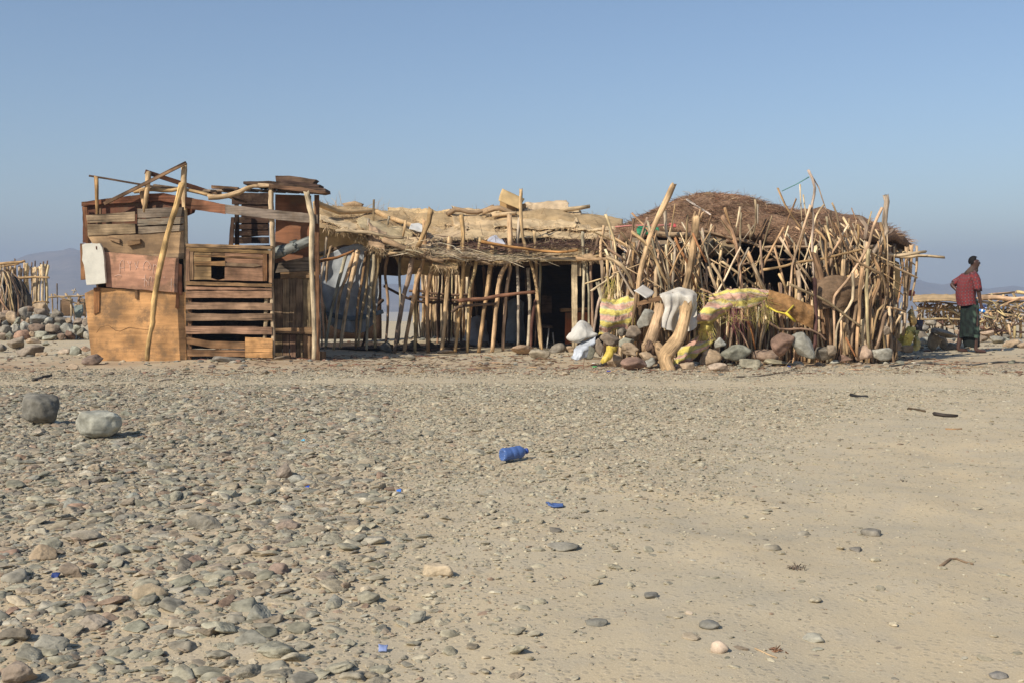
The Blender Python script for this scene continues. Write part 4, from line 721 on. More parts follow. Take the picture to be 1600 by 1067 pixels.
tag(stick(MB(), [(1073, 312, 19.2), (1090, 323, 18.9), (1112, 337, 18.5)], 3.4, 18.8, lin((210, 190, 170)), wob=.01).build('rod', M['branch']), 'thin pale rod lying aslant on the brush dome', 'stick')
tag(stick(MB(), [(1084, 324, 18.9), (1094, 329, 18.8), (1104, 332, 18.7)], 3, 18.8, lin((150, 120, 96)), wob=.01).build('stick', M['branch']), 'short brown stick on the dome just below the pale rod', 'stick')
gp = sheet(MB(), [[(996, 356, 18.4), (1002, 352, 18.5), (1012, 354, 18.6), (1029, 357, 18.6)], [(993, 364, 18.3), (1000, 362, 18.3), (1012, 362, 18.4), (1030, 364, 18.4)], [(994, 370, 18.35), (1003, 369, 18.3), (1014, 367, 18.4), (1029, 368, 18.4)]], 10, 16, lin((46, 142, 92)), .01, .02, 6, 3).build('plastic_sheet', M['paint']); tag(gp, 'green plastic scrap on the hut eaves beside the big leaning log', 'plastic sheet')
tag(tube(MB(), pts([(962, 355, 18.4), (985, 353, 18.4), (1020, 353, 18.3), (1048, 352, 18.3)], 18.4), .012, lin((206, 130, 116)), 6, .01, 2).build('cord', M['cloth']), 'pinkish cord stretched along the left edge of the dome', 'cord')
rg2 = sheet(MB(), [[(1046, 350, 18.5), (1056, 350, 18.5)], [(1047, 354, 18.4), (1057, 355, 18.4)]], 6, 6, lin((206, 86, 80)), .02, .02, 9, 4).build('rag', M['cloth']); tag(rg2, 'small red rag at the end of the pinkish cord on the dome', 'rag')
rg3 = sheet(MB(), [[(1169, 342, 18.4), (1175, 344, 18.4)], [(1170, 346, 18.3), (1176, 347, 18.3)]], 5, 5, lin((190, 200, 60)), .02, .01, 9, 5).build('rag', M['cloth']); tag(rg3, 'tiny yellow green scrap caught on the dome roof', 'rag')
# ------------------------------------------------------------------ stick fence before the hut
YN = 17.6; BACK[0] = .62
fn = thing('stick_fence', (3.7, 17.6, 0), 'tangled fence of crooked driftwood sticks in front of the brush domed hut', 'fence')
HERO = [([(1052, 289), (1042, 312), (1021, 358), (1009, 394), (1000, 430), (990, 545)], 13, 16.7, 0), ([(1089, 338), (1087, 360), (1084, 382), (1078, 420), (1070, 456), (1066, 520)], 17, 16.75, 2), ([(947, 337), (955, 360), (961, 382), (967, 430), (975, 500)], 6, 16.9, 3), ([(991, 343), (987, 370), (978, 410), (974, 460)], 5, 17.0, 1), ([(1039, 331), (1042, 367), (1054, 385), (1052, 420), (1048, 470)], 6.5, 16.9, 0), ([(1075, 337), (1071, 380), (1065, 430)], 5, 17.0, 1),
        ([(988, 364), (1000, 373), (1012, 385), (1028, 412), (1043, 445)], 7.5, 16.7, 0), ([(970, 364), (984, 382), (1002, 405)], 5.5, 16.75, 1), ([(949, 388), (962, 397), (978, 408)], 5.5, 16.7, 0), ([(948, 402), (964, 408), (980, 424), (990, 450)], 9, 16.7, 0), ([(1012, 340), (1004, 368), (994, 396), (978, 416)], 6.5, 16.9, 1), ([(1129, 340), (1138, 353), (1146, 364), (1152, 390), (1157, 424), (1160, 462)], 9, 16.8, 0), ([(1132, 325), (1138, 344), (1148, 369)], 6, 16.85, 0),
        ([(1156, 325), (1152, 345), (1148, 366)], 4.5, 17.0, 3), ([(1158, 333), (1156, 365), (1155, 400)], 4.5, 17.0, 1), ([(1108, 418), (1114, 436), (1122, 460)], 8.5, 16.8, 4), ([(1084, 368), (1092, 384), (1104, 410)], 5.5, 16.65, 5), ([(1055, 372), (1064, 392), (1078, 420), (1086, 450)], 6, 16.8, 5), ([(1180, 313), (1182, 335), (1180, 358), (1172, 370)], 5, 17.4, 0), ([(1184, 320), (1184, 350)], 3.5, 17.4, 0), ([(1169, 352), (1173, 362), (1172, 376)], 5, 17.5, 1),
        ([(1185, 386), (1200, 394), (1224, 414)], 4.5, 17.2, 1), ([(1192, 422), (1220, 418), (1249, 410), (1285, 405), (1318, 396), (1348, 390)], 6, 16.8, 0), ([(1215, 295), (1222, 312), (1232, 328), (1246, 349), (1256, 362)], 4.5, 17.0, 0), ([(1244, 311), (1238, 326), (1232, 340), (1227, 357)], 3.5, 17.0, 0), ([(1250, 289), (1251, 315), (1253, 345)], 3, 17.1, 3), ([(1255, 305), (1258, 330), (1262, 355)], 3, 17.1, 3), ([(1263, 267), (1269, 280), (1273, 297), (1268, 324), (1271, 343), (1269, 394), (1273, 440)], 5.5, 16.8, 0),
        ([(1265, 271), (1278, 290), (1287, 318), (1296, 340), (1302, 365)], 2.6, 16.9, 1), ([(1266, 322), (1260, 345), (1252, 372), (1239, 410), (1236, 440), (1234, 470)], 5.5, 16.75, 3), ([(1288, 320), (1278, 333), (1272, 346), (1268, 370), (1263, 394), (1250, 424)], 4.5, 16.8, 0), ([(1300, 318), (1307, 335), (1312, 365), (1317, 400), (1319, 440)], 4, 16.9, 1), ([(1274, 359), (1284, 368), (1291, 381), (1291, 400), (1292, 419), (1298, 440)], 6, 16.7, 0), ([(1279, 343), (1284, 358), (1288, 374)], 4, 17.1, 0), ([(1291, 340), (1293, 355), (1291, 372)], 4, 17.2, 3),
        ([(1299, 331), (1298, 340), (1304, 358), (1308, 376)], 4, 17.2, 0), ([(1227, 391), (1242, 408), (1255, 424), (1268, 440)], 6.5, 16.8, 1), ([(1233, 445), (1258, 456), (1287, 468), (1316, 489), (1344, 510)], 6.5, 16.4, 1), ([(1246, 424), (1249, 455), (1249, 483), (1246, 502), (1241, 516)], 8.5, 16.5, 3), ([(1217, 429), (1222, 440), (1231, 458)], 6, 16.8, 0), ([(1198, 502), (1208, 510), (1220, 516), (1240, 514), (1260, 515), (1278, 522), (1290, 532)], 5.5, 16.35, 0), ([(1168, 394), (1180, 420), (1193, 453)], 8, 16.9, 0), ([(1176, 413), (1186, 436), (1196, 455)], 8, 16.8, 1), ([(1112, 413), (1122, 430), (1134, 453)], 6, 16.7, 4), ([(1083, 365), (1090, 382), (1101, 404)], 5, 16.6, 5),
        ([(1384, 308), (1386, 320), (1382, 342), (1386, 360), (1378, 374), (1366, 392), (1358, 405)], 12, 16.9, 6), ([(1396, 359), (1391, 364), (1384, 367)], 8, 16.9, 6), ([(1378, 325), (1370, 342), (1363, 362), (1357, 384), (1347, 402), (1325, 438), (1308, 458), (1303, 470), (1304, 500), (1304, 549)], 6.5, 16.5, 0), ([(1343, 339), (1351, 350), (1356, 358), (1352, 374)], 9, 17.0, 6), ([(1341, 352), (1341, 372), (1341, 395)], 5, 17.1, 0), ([(1322, 353), (1323, 362), (1326, 376)], 5.5, 17.3, 1), ([(1327, 342), (1326, 358), (1326, 378)], 3.5, 17.3, 0),
        ([(1357, 392), (1355, 420), (1354, 460), (1355, 500), (1358, 545)], 8, 16.5, 4), ([(1347, 420), (1345, 450), (1344, 483), (1340, 520), (1338, 556)], 9, 16.45, 0), ([(1360, 392), (1368, 410), (1374, 428), (1370, 451), (1360, 475), (1359, 545)], 7, 16.6, 0), ([(1328, 400), (1350, 416), (1372, 428), (1382, 440), (1384, 462)], 6, 16.5, 1), ([(1331, 428), (1332, 464), (1322, 485), (1312, 500), (1307, 520), (1306, 550)], 6, 16.45, 3), ([(1341, 461), (1336, 490), (1331, 520), (1329, 552)], 8, 16.7, 0), ([(1374, 440), (1368, 460), (1360, 490), (1358, 520)], 6, 16.6, 1), ([(1380, 478), (1372, 486), (1368, 500), (1363, 530)], 5, 16.5, 0), ([(1383, 486), (1378, 510), (1368, 545)], 10, 16.6, 1), ([(1389, 480), (1391, 500), (1393, 520)], 6, 16.7, 4), ([(1386, 481), (1400, 483), (1415, 488)], 5, 16.7, 0), ([(1411, 487), (1403, 501), (1395, 517)], 4.5, 16.8, 3), ([(1405, 492), (1405, 510), (1403, 528)], 8, 17.0, 1), ([(1414, 490), (1413, 508), (1411, 524)], 8, 17.0, 1),
        ([(1322, 528), (1330, 543), (1336, 556)], 4.5, 16.35, 5), ([(1312, 455), (1314, 500), (1316, 550)], 6, 16.6, 3), ([(1320, 505), (1322, 530), (1324, 553)], 8, 16.6, 0), ([(1348, 500), (1348, 530), (1349, 552)], 7, 16.6, 3), ([(1374, 500), (1384, 470), (1386, 450)], 4, 16.7, 1), ([(1120, 475), (1135, 500), (1158, 520), (1170, 545)], 4, 16.3, 0), ([(1196, 500), (1190, 525), (1187, 545)], 5, 16.4, 0), ([(1162, 490), (1172, 510), (1180, 545)], 4, 16.4, 5), ([(1095, 452), (1110, 458), (1120, 468)], 4, 16.3, 0)]
TINT = {0: TAN, 1: [(160, 134, 100), (148, 120, 90)], 2: [(196, 158, 112)], 3: PALE, 4: [(208, 178, 136)], 5: [(184, 124, 72)], 6: [(158, 138, 114)]}
for P, w_, Y, k in HERO: stick(MB(), P, w_ * .72, Y, tc(TINT[k], 14), wob=.014 if w_ > 4 else .008, seg=9).build('stick', M['branch'], fn)
o = stick(MB(), [(1273, 436), (1273, 490), (1271, 546)], 6.5, 16.4, lin((104, 70, 62))).build('stick', M['branch'], fn); o['label'] = 'dark reddish brown pole'
o = stick(MB(), [(1272, 396), (1280, 425), (1286, 460), (1292, 500), (1298, 545)], 11, 16.7, lin((142, 108, 76)), wob=.006).build('stick', M['branch'], fn)
for dx in (-5, 1, 6): stick(MB(), [(1090 + dx * .6, 345), (1091 + dx, 335), (1093 + dx * 1.3, 326 + abs(dx))], 4, 16.75, lin((190, 152, 110))).build('splinter', M['branch'], fn)
small = MB(); cnt = 0
RF = random.Random(4)
for i in range(560):
    x = RF.uniform(946, 1398) if i < 430 else RF.uniform(1285, 1400); lay = RF.random(); Y = 16.85 + lay * .55; dens = 1.0
    t = RF.choice([RF.uniform(440, 478)] * 4 + [RF.uniform(375, 435)] * (3 if x < 1110 or x > 1300 else 1) + [RF.uniform(470, 500)] * 2)
    if 1105 < x < 1290 and t < 440 and RF.random() < .8: t = RF.uniform(448, 480)
    b = HY + H * F / (Y + BACK[0]) + 3; lean = RF.gauss(0, 11) * (569 - t) / 130
    P = [(x + lean, t), (x + lean * .5 + RF.gauss(0, 3), t * .6 + b * .4), (x + RF.gauss(0, 3), t * .25 + b * .75), (x, b)]
    w_ = RF.choice((2.2, 2.8, 3.4, 4.2, 5, 6.2)); c = tc(RF.choice([TAN, TAN, PALE, BRN]), 10)
    if cnt < 12 and w_ > 5: stick(MB(), P, w_, Y, c).build('stick', M['branch'], fn); cnt += 1
    else: stick(small, P, w_, Y, c, seg=6, res=.2)
for i in range(210):       # slanting tangle in the upper half
    x = RF.uniform(950, 1390); y = RF.uniform(375, 445)
    if 1105 < x < 1265 and RF.random() < .72: continue
    a = RF.gauss(1.15, .5) * RF.choice((1, -1, 1)); ln = RF.uniform(25, 60)
    dx, dy = math.cos(a) * ln, math.sin(a) * ln; stick(small, [(x - dx, y - dy * .9), (x + RF.gauss(0, 3), y), (x + dx, y + dy)], RF.choice((1.8, 2.4, 3, 3.8)), RF.uniform(16.7, 17.6), tc(TAN + PALE + BRN[:1], 10), seg=6, res=.2)
o = small.build('small_stick', M['branch'], fn); o['kind'] = 'stuff'
tag(tube(MB(), pts([(1264, 277, 16.8), (1252, 285, 16.8), (1238, 291, 16.85), (1222, 299, 16.9)], 16.8), .008, lin((90, 140, 130)), 5, .01, 2).build('string', M['cloth']), 'thin greenish string tied to the tallest stick of the fence', 'string')
# ------------------------------------------------------------------ sacks, cloths and logs along the fence
YE = np.array(lin((222, 200, 96))); PK = np.array(lin((222, 168, 142))); GR = np.array(lin((190, 178, 144)))
def stripes(n, along='u', ph=0.):
    def f(u, v):
        t = ((u if along == 'u' else v) * n + ph + .12 * np.sin(v * 5 + u * 3)) % 1.0
        c = np.where((t < .40)[:, None], YE, np.where((t < .5)[:, None], GR, np.where((t < .88)[:, None], PK, GR)))
        return c * (.9 + .1 * noise3(np.stack([u * 9, v * 9, u * 0], 1), 1, 3))[:, None]
    return f
def fringe(name, n, x0, x1, y0, y1, Y, cols, ln, parent, wd=(.003, .008)):
    def g():
        x = R.uniform(x0, x1); t = (x - x0) / (x1 - x0); return W(x, R.uniform(y0, y1), Y + R.uniform(-.05, .05)), (R.gauss(0, .35), R.gauss(-.1, .2), -1)
    return brush(name, n, g, cols, ln, wd, parent)
YEL = [(222, 202, 100), (208, 186, 84), (230, 212, 120)]
def cl(o, label, cat, group=None): return tag(o, label, cat, group)
s1 = sheet(MB(), [[(940, 468, 16.55), (955, 468, 16.55), (975, 466, 16.5), (991, 466, 16.5)], [(938, 486, 16.35), (956, 488, 16.25), (972, 484, 16.3), (989, 480, 16.4)], [(937, 506, 16.3), (955, 506, 16.2), (970, 503, 16.25), (984, 500, 16.35)], [(936, 523, 16.4), (952, 522, 16.3), (966, 517, 16.3), (981, 524, 16.4)]], 34, 34, stripes(3.2), .006, .02, 4, 6, fray=.9, ragged=.10, crease=.05).build('striped_sack', M['weave']); cl(s1, 'yellow and pink striped sack sagging over stones at the left end of the fence', 'sack')
fringe('frayed_edge', 50, 978, 992, 470, 505, 16.32, YEL, (.05, .12), s1); fringe('frayed_edge', 40, 946, 962, 432, 458, 16.5, YEL, (.1, .3), s1)
s2 = sheet(MB(), [[(1108, 461, 16.5), (1128, 456, 16.45), (1149, 453, 16.4), (1172, 453, 16.4), (1200, 457, 16.45)], [(1108, 467, 16.3), (1128, 463, 16.28), (1149, 461, 16.25), (1172, 459, 16.3), (1199, 461, 16.35)], [(1109, 477, 16.3), (1128, 478, 16.28), (1148, 482, 16.22), (1172, 480, 16.28), (1198, 472, 16.35)]], 18, 60, stripes(2.1, ph=.55), .006, .015, 4, 8, fray=.9, ragged=.12, crease=.045).build('striped_sack', M['weave']); cl(s2, 'yellow and pink striped sack stretched along the middle of the stick fence', 'sack')
lb = sheet(MB(), [[(1108, 472, 16.3), (1128, 469, 16.25), (1147, 470, 16.3)], [(1099, 484, 16.15), (1122, 481, 16.05), (1143, 478, 16.2)], [(1090, 496, 16.15), (1115, 491, 16.05), (1139, 486, 16.2)], [(1089, 503, 16.25), (1112, 502, 16.15), (1134, 495, 16.25)]], 26, 34, stripes(2.3, ph=.1), .006, .02, 4, 14, crease=.05, fold=(.02, 6)).build('fold', M['weave'], s2)
def fz():
    x = R.uniform(1092, 1204); return W(x, R.uniform(456, 500), 16.2 + R.uniform(-.04, .1)), (R.gauss(0, .9), R.gauss(-.1, .2), R.gauss(-.5, .6))
brush('loose_threads', 190, fz, YEL + [(200, 150, 120), (176, 150, 90)], (.08, .3), (.004, .009), s2)
fringe('frayed_edge', 90, 1104, 1200, 466, 496, 16.25, YEL, (.05, .18), s2); o = fringe('frayed_edge', 32, 1143, 1153, 466, 485, 16.24, [(176, 96, 104), (196, 120, 124), (160, 84, 92)], (.3, .65), s2); o['label'] = 'dark pink threads'
fringe('frayed_edge', 40, 1186, 1204, 462, 490, 16.25, YEL, (.1, .35), s2)
s3 = sheet(MB(), [[(1068, 540, 16.35), (1090, 526, 16.35), (1112, 520, 16.45)], [(1060, 553, 16.05), (1086, 541, 16.1), (1112, 534, 16.25)], [(1053, 563, 15.95), (1078, 555, 16.0), (1104, 546, 16.2)], [(1055, 576, 15.9), (1066, 568, 16.0), (1080, 562, 16.2)]], 28, 30, stripes(2.6, ph=.3), .006, .02, 4, 17, fray=.9, ragged=.12, crease=.05).build('striped_sack', M['weave']); cl(s3, 'torn striped sack on the ground right of the bent log', 'sack')
sheet(MB(), [[(1094, 503, 16.25), (1104, 503, 16.2), (1114, 501, 16.25)], [(1093, 520, 16.3), (1103, 520, 16.2), (1113, 518, 16.3)], [(1098, 538, 16.3), (1105, 538, 16.2), (1113, 540, 16.3)]], 26, 18, lin((214, 190, 90)), .006, .02, 5, 61, fray=.6, ragged=.08, crease=.05).build('torn_strip', M['weave'], s3)
fringe('frayed_edge', 80, 1092, 1111, 502, 522, 16.25, YEL + [(216, 160, 120)], (.1, .3), s3)
s4 = sheet(MB(), [[(1201, 453, 16.4), (1222, 459, 16.35), (1244, 467, 16.35), (1271, 479, 16.4)], [(1199, 468, 16.35), (1222, 475, 16.3), (1246, 484, 16.3), (1271, 496, 16.35)], [(1198, 482, 16.4), (1218, 490, 16.35), (1244, 503, 16.35), (1271, 515, 16.4)]], 26, 44, lin((156, 112, 64)), .006, .02, 4, 21, fold=(.01, 22), crease=.03, ragged=.04).build('burlap', M['weave']); cl(s4, 'brown burlap strip tied slantwise on the stick fence', 'burlap')
tube(MB(), pts([(1196, 478, 16.3), (1212, 486, 16.2), (1228, 490, 16.2), (1240, 478, 16.25)], 16.3), .014, lin((222, 196, 60)), 6, .02, 3).build('yellow_cord', M['cloth'], s4); tube(MB(), pts([(1228, 490, 16.2), (1242, 502, 16.25)], 16.3), .02, lin((228, 200, 50)), 6, .02, 3).build('yellow_cord', M['cloth'], s4)
s5 = sheet(MB(), [[(1273, 438, 16.65), (1300, 432, 16.65), (1322, 432, 16.65), (1345, 434, 16.7)], [(1275, 460, 16.55), (1300, 456, 16.5), (1322, 456, 16.55), (1343, 454, 16.65)], [(1278, 484, 16.6), (1300, 481, 16.55), (1318, 479, 16.6), (1340, 470, 16.65)]], 24, 36, lin((122, 96, 70)), .006, .03, 2.5, 23, fold=(.02, 9), crease=.05, ragged=.05).build('brown_cloth', M['weave']); cl(s5, 'dull brown cloth stretched behind the sticks at the right of the fence', 'cloth')
def logpart(P, rr, Y, c, name='log', seg=14):
    SID[0] += 1; return tube(MB(), pts(P, Y), rr, c, seg, .02, SID[0], .06, vary=.22)
lg = logpart([(1031, 478, 16.3), (1026, 500, 16.1), (1020, 525, 15.9), (1014, 546, 15.75)], (.07, .105), 16, lin((190, 154, 112))).build('log', M['branch']); cl(lg, 'thick split log leaning on stones left of the bent log', 'log')
tube(MB(), pts([(1014.3, 545, 15.75), (1013.4, 548, 15.73)], 16), .10, lin((118, 92, 70)), 14, 0, 3, vary=.1).build('cut_end', M['branch'], lg)
lg = MB(); SID[0] += 1; tube(lg, pts([(1071, 480, 15.95), (1069, 500, 15.85), (1061, 528, 15.7), (1046, 550, 15.55), (1041, 562, 15.5), (1048, 583, 15.4)], 15.7), (.085, .10), lin((194, 156, 108)), 16, .02, 3, .06, vary=.2); tube(lg, pts([(1040, 558, 15.55), (1032, 548, 15.6), (1028, 540, 15.7)], 15.6), (.1, .05), lin((176, 142, 100)), 12, .01, 4, .05)
cl(lg.build('log', M['branch']), 'thick bent log with a knee standing on its end before the white cloth', 'log')
s6 = sheet(MB(), [[(1031, 461, 16.6), (1045, 456, 16.6), (1060, 452, 16.65), (1076, 452, 16.6), (1089, 460, 16.5)], [(1031, 463, 16.2), (1046, 460, 16.1), (1060, 458, 16.15), (1076, 460, 16.1), (1090, 466, 16.2)], [(1037, 483, 16.15), (1048, 480, 16.05), (1060, 478, 16.15), (1076, 482, 16.1), (1090, 488, 16.15)], [(1030, 503, 16.1), (1042, 506, 16.0), (1056, 496, 16.15), (1076, 504, 16.1), (1088, 506, 16.15)], [(1029, 508, 16.1), (1042, 515, 16.0), (1056, 520, 16.2), (1078, 518, 16.1), (1086, 512, 16.15)]], 60, 70, lin((200, 192, 176)), .004, .012, 4, 31, fold=(.03, 26), ragged=.06, crease=.010).build('white_cloth', M['cloth']); cl(s6, 'white cloth draped over wood behind the bent log', 'cloth')
br = thing('broken_frame', W(1005, 500, 16.3), 'broken wooden frame of two bars leaning behind the tall grey stone', 'frame')
stick(MB(), [(994, 462), (992, 485), (989, 512)], 6, 16.3, lin((140, 110, 78))).build('upright', M['board'], br)
slab(MB(), [(995, 473), (1030, 463), (1052, 457), (1052, 464), (1030, 471), (996, 479)], 16.25, .06, lin((132, 98, 66))).build('crossbar', M['board'], br, smooth=False)
slab(MB(), [(995, 482), (1010, 475), (1012, 505), (994, 512)], 16.45, .03, lin((116, 88, 62)), 'z').build('infill_board', M['board'], br, smooth=False)
o = sheet(MB(), [[(1005, 445, 16.6), (1023, 456, 16.6)], [(998, 450, 16.4), (1020, 461, 16.4)], [(991, 454, 16.25), (1010, 466, 16.2)]], 8, 10, lin((206, 198, 184)), .012, .012, 4, 3).build('white_card', M['paint']); cl(o, 'small white card lying on the broken frame', 'card')
o = sheet(MB(), [[(896, 512, 16.5), (908, 503, 16.6), (924, 511, 16.5)], [(889, 521, 16.2), (908, 511, 16.15), (930, 519, 16.2)], [(884, 529, 16.2), (908, 531, 16.0), (936, 524, 16.2)], [(893, 530, 16.4), (908, 534, 16.3), (928, 528, 16.4)]], 40, 54, lin((198, 192, 178)), .004, .015, 4, 41, ragged=.05, crease=.016, fold=(.018, 16)).build('sack', M['cloth']); cl(o, 'white sack draped on the stones below the pale door post', 'sack')
o = sheet(MB(), [[(903, 538, 16.2), (915, 532, 16.15), (931, 526, 16.2)], [(898, 548, 16.0), (914, 545, 15.9), (929, 538, 16.05)], [(893, 559, 15.9), (904, 562, 15.85), (918, 556, 16.0)]], 30, 34, lin((176, 180, 184)), .03, .02, 6, 44, ragged=.05, crease=.034).build('plastic_bag', M['film']); cl(o, 'greyish plastic bag on the ground under the white sack', 'bag')
o = sheet(MB(), [[(948, 541, 15.9), (956, 541, 15.8), (967, 540, 15.85)], [(945, 551, 15.75), (954, 552, 15.7), (965, 551, 15.8)], [(937, 566, 15.65), (943, 568, 15.65), (950, 560, 15.75)]], 34, 34, lin((206, 176, 60)), .004, .01, 6, 47, crease=.04, ragged=.06).build('yellow_bag', M['film']); cl(o, 'crumpled yellow bag lying among the stones by the white sack', 'bag')
o = sheet(MB(), [[(1419, 510, 18.1), (1426, 514, 18.2), (1428, 520, 18.2)], [(1406, 524, 17.9), (1418, 522, 17.7), (1427, 528, 17.9)], [(1400, 533, 17.9), (1412, 540, 17.7), (1424, 538, 17.8)]], 36, 36, lin((214, 186, 72)), .02, .02, 5, 52, crease=.07, ragged=.08).build('yellow_bag', M['film']); cl(o, 'bright yellow bag snagged on stones at the right end of the fence', 'bag')
o = sheet(MB(), [[(1427, 516, 18.0), (1432, 515, 17.9), (1437, 518, 18.0)], [(1428, 532, 17.9), (1433, 532, 17.8), (1437, 534, 17.9)], [(1426, 547, 17.8), (1431, 549, 17.75), (1436, 546, 17.8)]], 34, 24, lin((190, 172, 96)), .02, .02, 5, 53, crease=.06, ragged=.08).build('yellow_bag', M['film']); cl(o, 'faded yellow bag standing on the ground beside the bright yellow bag', 'bag')
o = sheet(MB(), [[(1416, 487, 17.6), (1422, 482, 17.6), (1428, 484, 17.6)], [(1418, 497, 17.5), (1424, 494, 17.4), (1430, 496, 17.5)], [(1421, 512, 17.6), (1426, 510, 17.5), (1430, 506, 17.6)]], 14, 12, lin((206, 170, 100)), .03, .04, 6, 55).build('rag', M['weave']); cl(o, 'yellowish rag hanging on the last stakes above the bright yellow bag', 'rag')
o = sheet(MB(), [[(1419, 455, 17.95), (1426, 453, 17.9), (1430, 457, 17.95)], [(1419, 462, 17.9), (1426, 463, 17.85), (1430, 462, 17.9)]], 8, 8, lin((176, 84, 70)), .03, .02, 8, 57).build('rag', M['cloth']); cl(o, 'small red rag tied to the corner stakes of the hut', 'rag')
# ------------------------------------------------------------------ stones along the fence
def heap(items, group, place):
    for i, it in enumerate(items):
        (cx, cy, w_, h_, Y, c, lab) = it[:7]; tilt = it[7] if len(it) > 7 else 0
        if Y is None: Y = min(GY(cy + h_ / 2) + w_ * .2 / F * 16, 17.15 if 930 < cx < 1390 else 99) - BACK[0]
        s = (Y + BACK[0]) / F; ex = dict(it[8]) if len(it) > 8 else {}
        rock('stone', W(cx, cy, Y), (w_ * s, w_ * s * R.uniform(.7, .95), h_ * s * 1.04), c, 300 + i + len(group), lab, group, tilt=tilt, rot=ex.get('rot'), soft=ex.get('soft'), rough=ex.get('rough', .06))
GG, RB_, TN, RD, DG, PG, BR = (138, 140, 122), (128, 100, 84), (176, 146, 112), (134, 92, 76), (104, 98, 90), (158, 158, 146), (136, 116, 98)
heap([(953, 530, 33, 20, 16.1, BR, 'brownish grey rounded stone just below the left striped sack'), (935, 543, 16, 28, 16.1, BR, 'upright brown stone between the plastic bag and the yellow bag'), (920, 550, 20, 22, 16.0, GG, 'smooth grey green stone beside the greyish plastic bag'), (989, 521, 26, 24, 16.2, BR, 'rounded brown stone below the broken frame', .2), (971, 519, 18, 15, 16.35, DG, 'dark brown stone tucked under the left striped sack'), (978, 536, 22, 20, 15.9, GG, 'grey green stone wedged in the middle of the stone heap', .5),
      (1009, 500, 22, 34, 16.1, PG, 'tall grey stone leaning beside the thick split log', .55), (986, 546, 34, 20, 15.75, TN, 'rough tan rock left of the split log foot', .3, {'rough': .16}), (960, 563, 30, 22, None, TN, 'tan pointed rock at the left front of the heap', .3), (991, 569, 45, 23, None, RD, 'large reddish brown rock at the front of the heap'), (1012, 557, 34, 18, 15.7, TN, 'pale tan rock under the split log end'), (1015, 566, 22, 17, 15.6, PG, 'pale grey rock between the red brown rock and the bent log'),
      (1110, 559, 38, 28, None, TN, 'big tan angular boulder right of the striped sack on the ground', 0, {'soft': 22}), (1124, 537, 19, 17, 16.0, PG, 'small grey block lying on the green grey boulder', .6), (1150, 551, 48, 25, 15.9, GG, 'long green grey boulder tilted against the fence', -.35), (1122, 574, 32, 16, None, (164, 140, 118), 'pinkish grey low rock before the big tan boulder'), (1073, 572, 26, 13, None, TN, 'low tan rock right of the bent log foot'), (1172, 569, 38, 18, None, (146, 140, 116), 'low greenish rock at the foot of the long boulder'), (1198, 556, 44, 20, None, RB_, 'flat reddish brown boulder in the middle of the fence foot'),
      (1223, 538, 40, 35, 15.95, RD, 'large reddish round boulder leaning against the fence'), (1255, 541, 32, 46, 15.95, (150, 150, 138), 'long grey green boulder leaning at the right of the red one', -.62), (1217, 566, 48, 12, None, (150, 142, 112), 'flat yellowish grey stone under the red boulder'), (1288, 552, 33, 22, None, (100, 94, 86), 'smooth dark grey oval stone near the right end of the fence'), (1300, 547, 16, 16, 16.4, (130, 112, 94), 'brown stone behind the dark oval stone'), (1350, 551, 27, 24, None, (180, 146, 120), 'pinkish upright block at the foot of the pale sticks', 0, {'soft': 22}), (1378, 553, 32, 20, None, PG, 'pale grey low boulder right of the pinkish block'), (1322, 559, 26, 11, None, RD, 'low red tan stone left of the pinkish block'),
      (1385, 517, 14, 15, 16.6, BR, 'small brown stone perched among the right end sticks'), (1396, 537, 30, 22, 17.0, (120, 96, 76), 'rough brown rock behind the pale grey low boulder', .3, {'rough': .2}), (1415, 545, 24, 12, 17.6, (150, 124, 96), 'low brown rubble stone below the bright yellow bag'), (842, 553, 36, 17, None, (160, 146, 122), 'rounded pale stone on the ground before the dark doorway'), (815, 546, 38, 15, None, (176, 140, 108), 'tan flat stone at the foot of the shelter posts'), (871, 544, 28, 16, None, DG, 'dark brown block in the dark doorway'), (889, 546, 16, 11, None, TN, 'small tan stone beside the door post'), (698, 549, 30, 7, None, (170, 140, 108), 'flat tan stone under the shelter posts'), (476, 548, 30, 14, 19.7, (120, 114, 106), 'grey stone lying in the shadow beside the plank shack'), (604, 543, 20, 18, 20.1, (96, 92, 88), 'dark grey stone at the edge of the shack shadow'), (641, 558, 17, 10, None, (164, 152, 130), 'crumpled pale lump on the ground before the shelter')],
     'stones at the foot of the fence and huts', '')
for i in range(26):
    x = R.uniform(950, 1400); w_ = R.uniform(8, 18); rock('stone', W(x, 572 - w_ * .2, 16.3) * np.array([1, 1, 0]) + np.array([0, R.uniform(-.5, .4), w_ * .002]), (w_ * .0095, w_ * .008, w_ * .006), R.choice([GG, TN, BR, DG, PG]), 700 + i, 'small stone wedged in along the fence foot', 'small stones along the fence foot', sub=3)

BACK[0] = 0.0
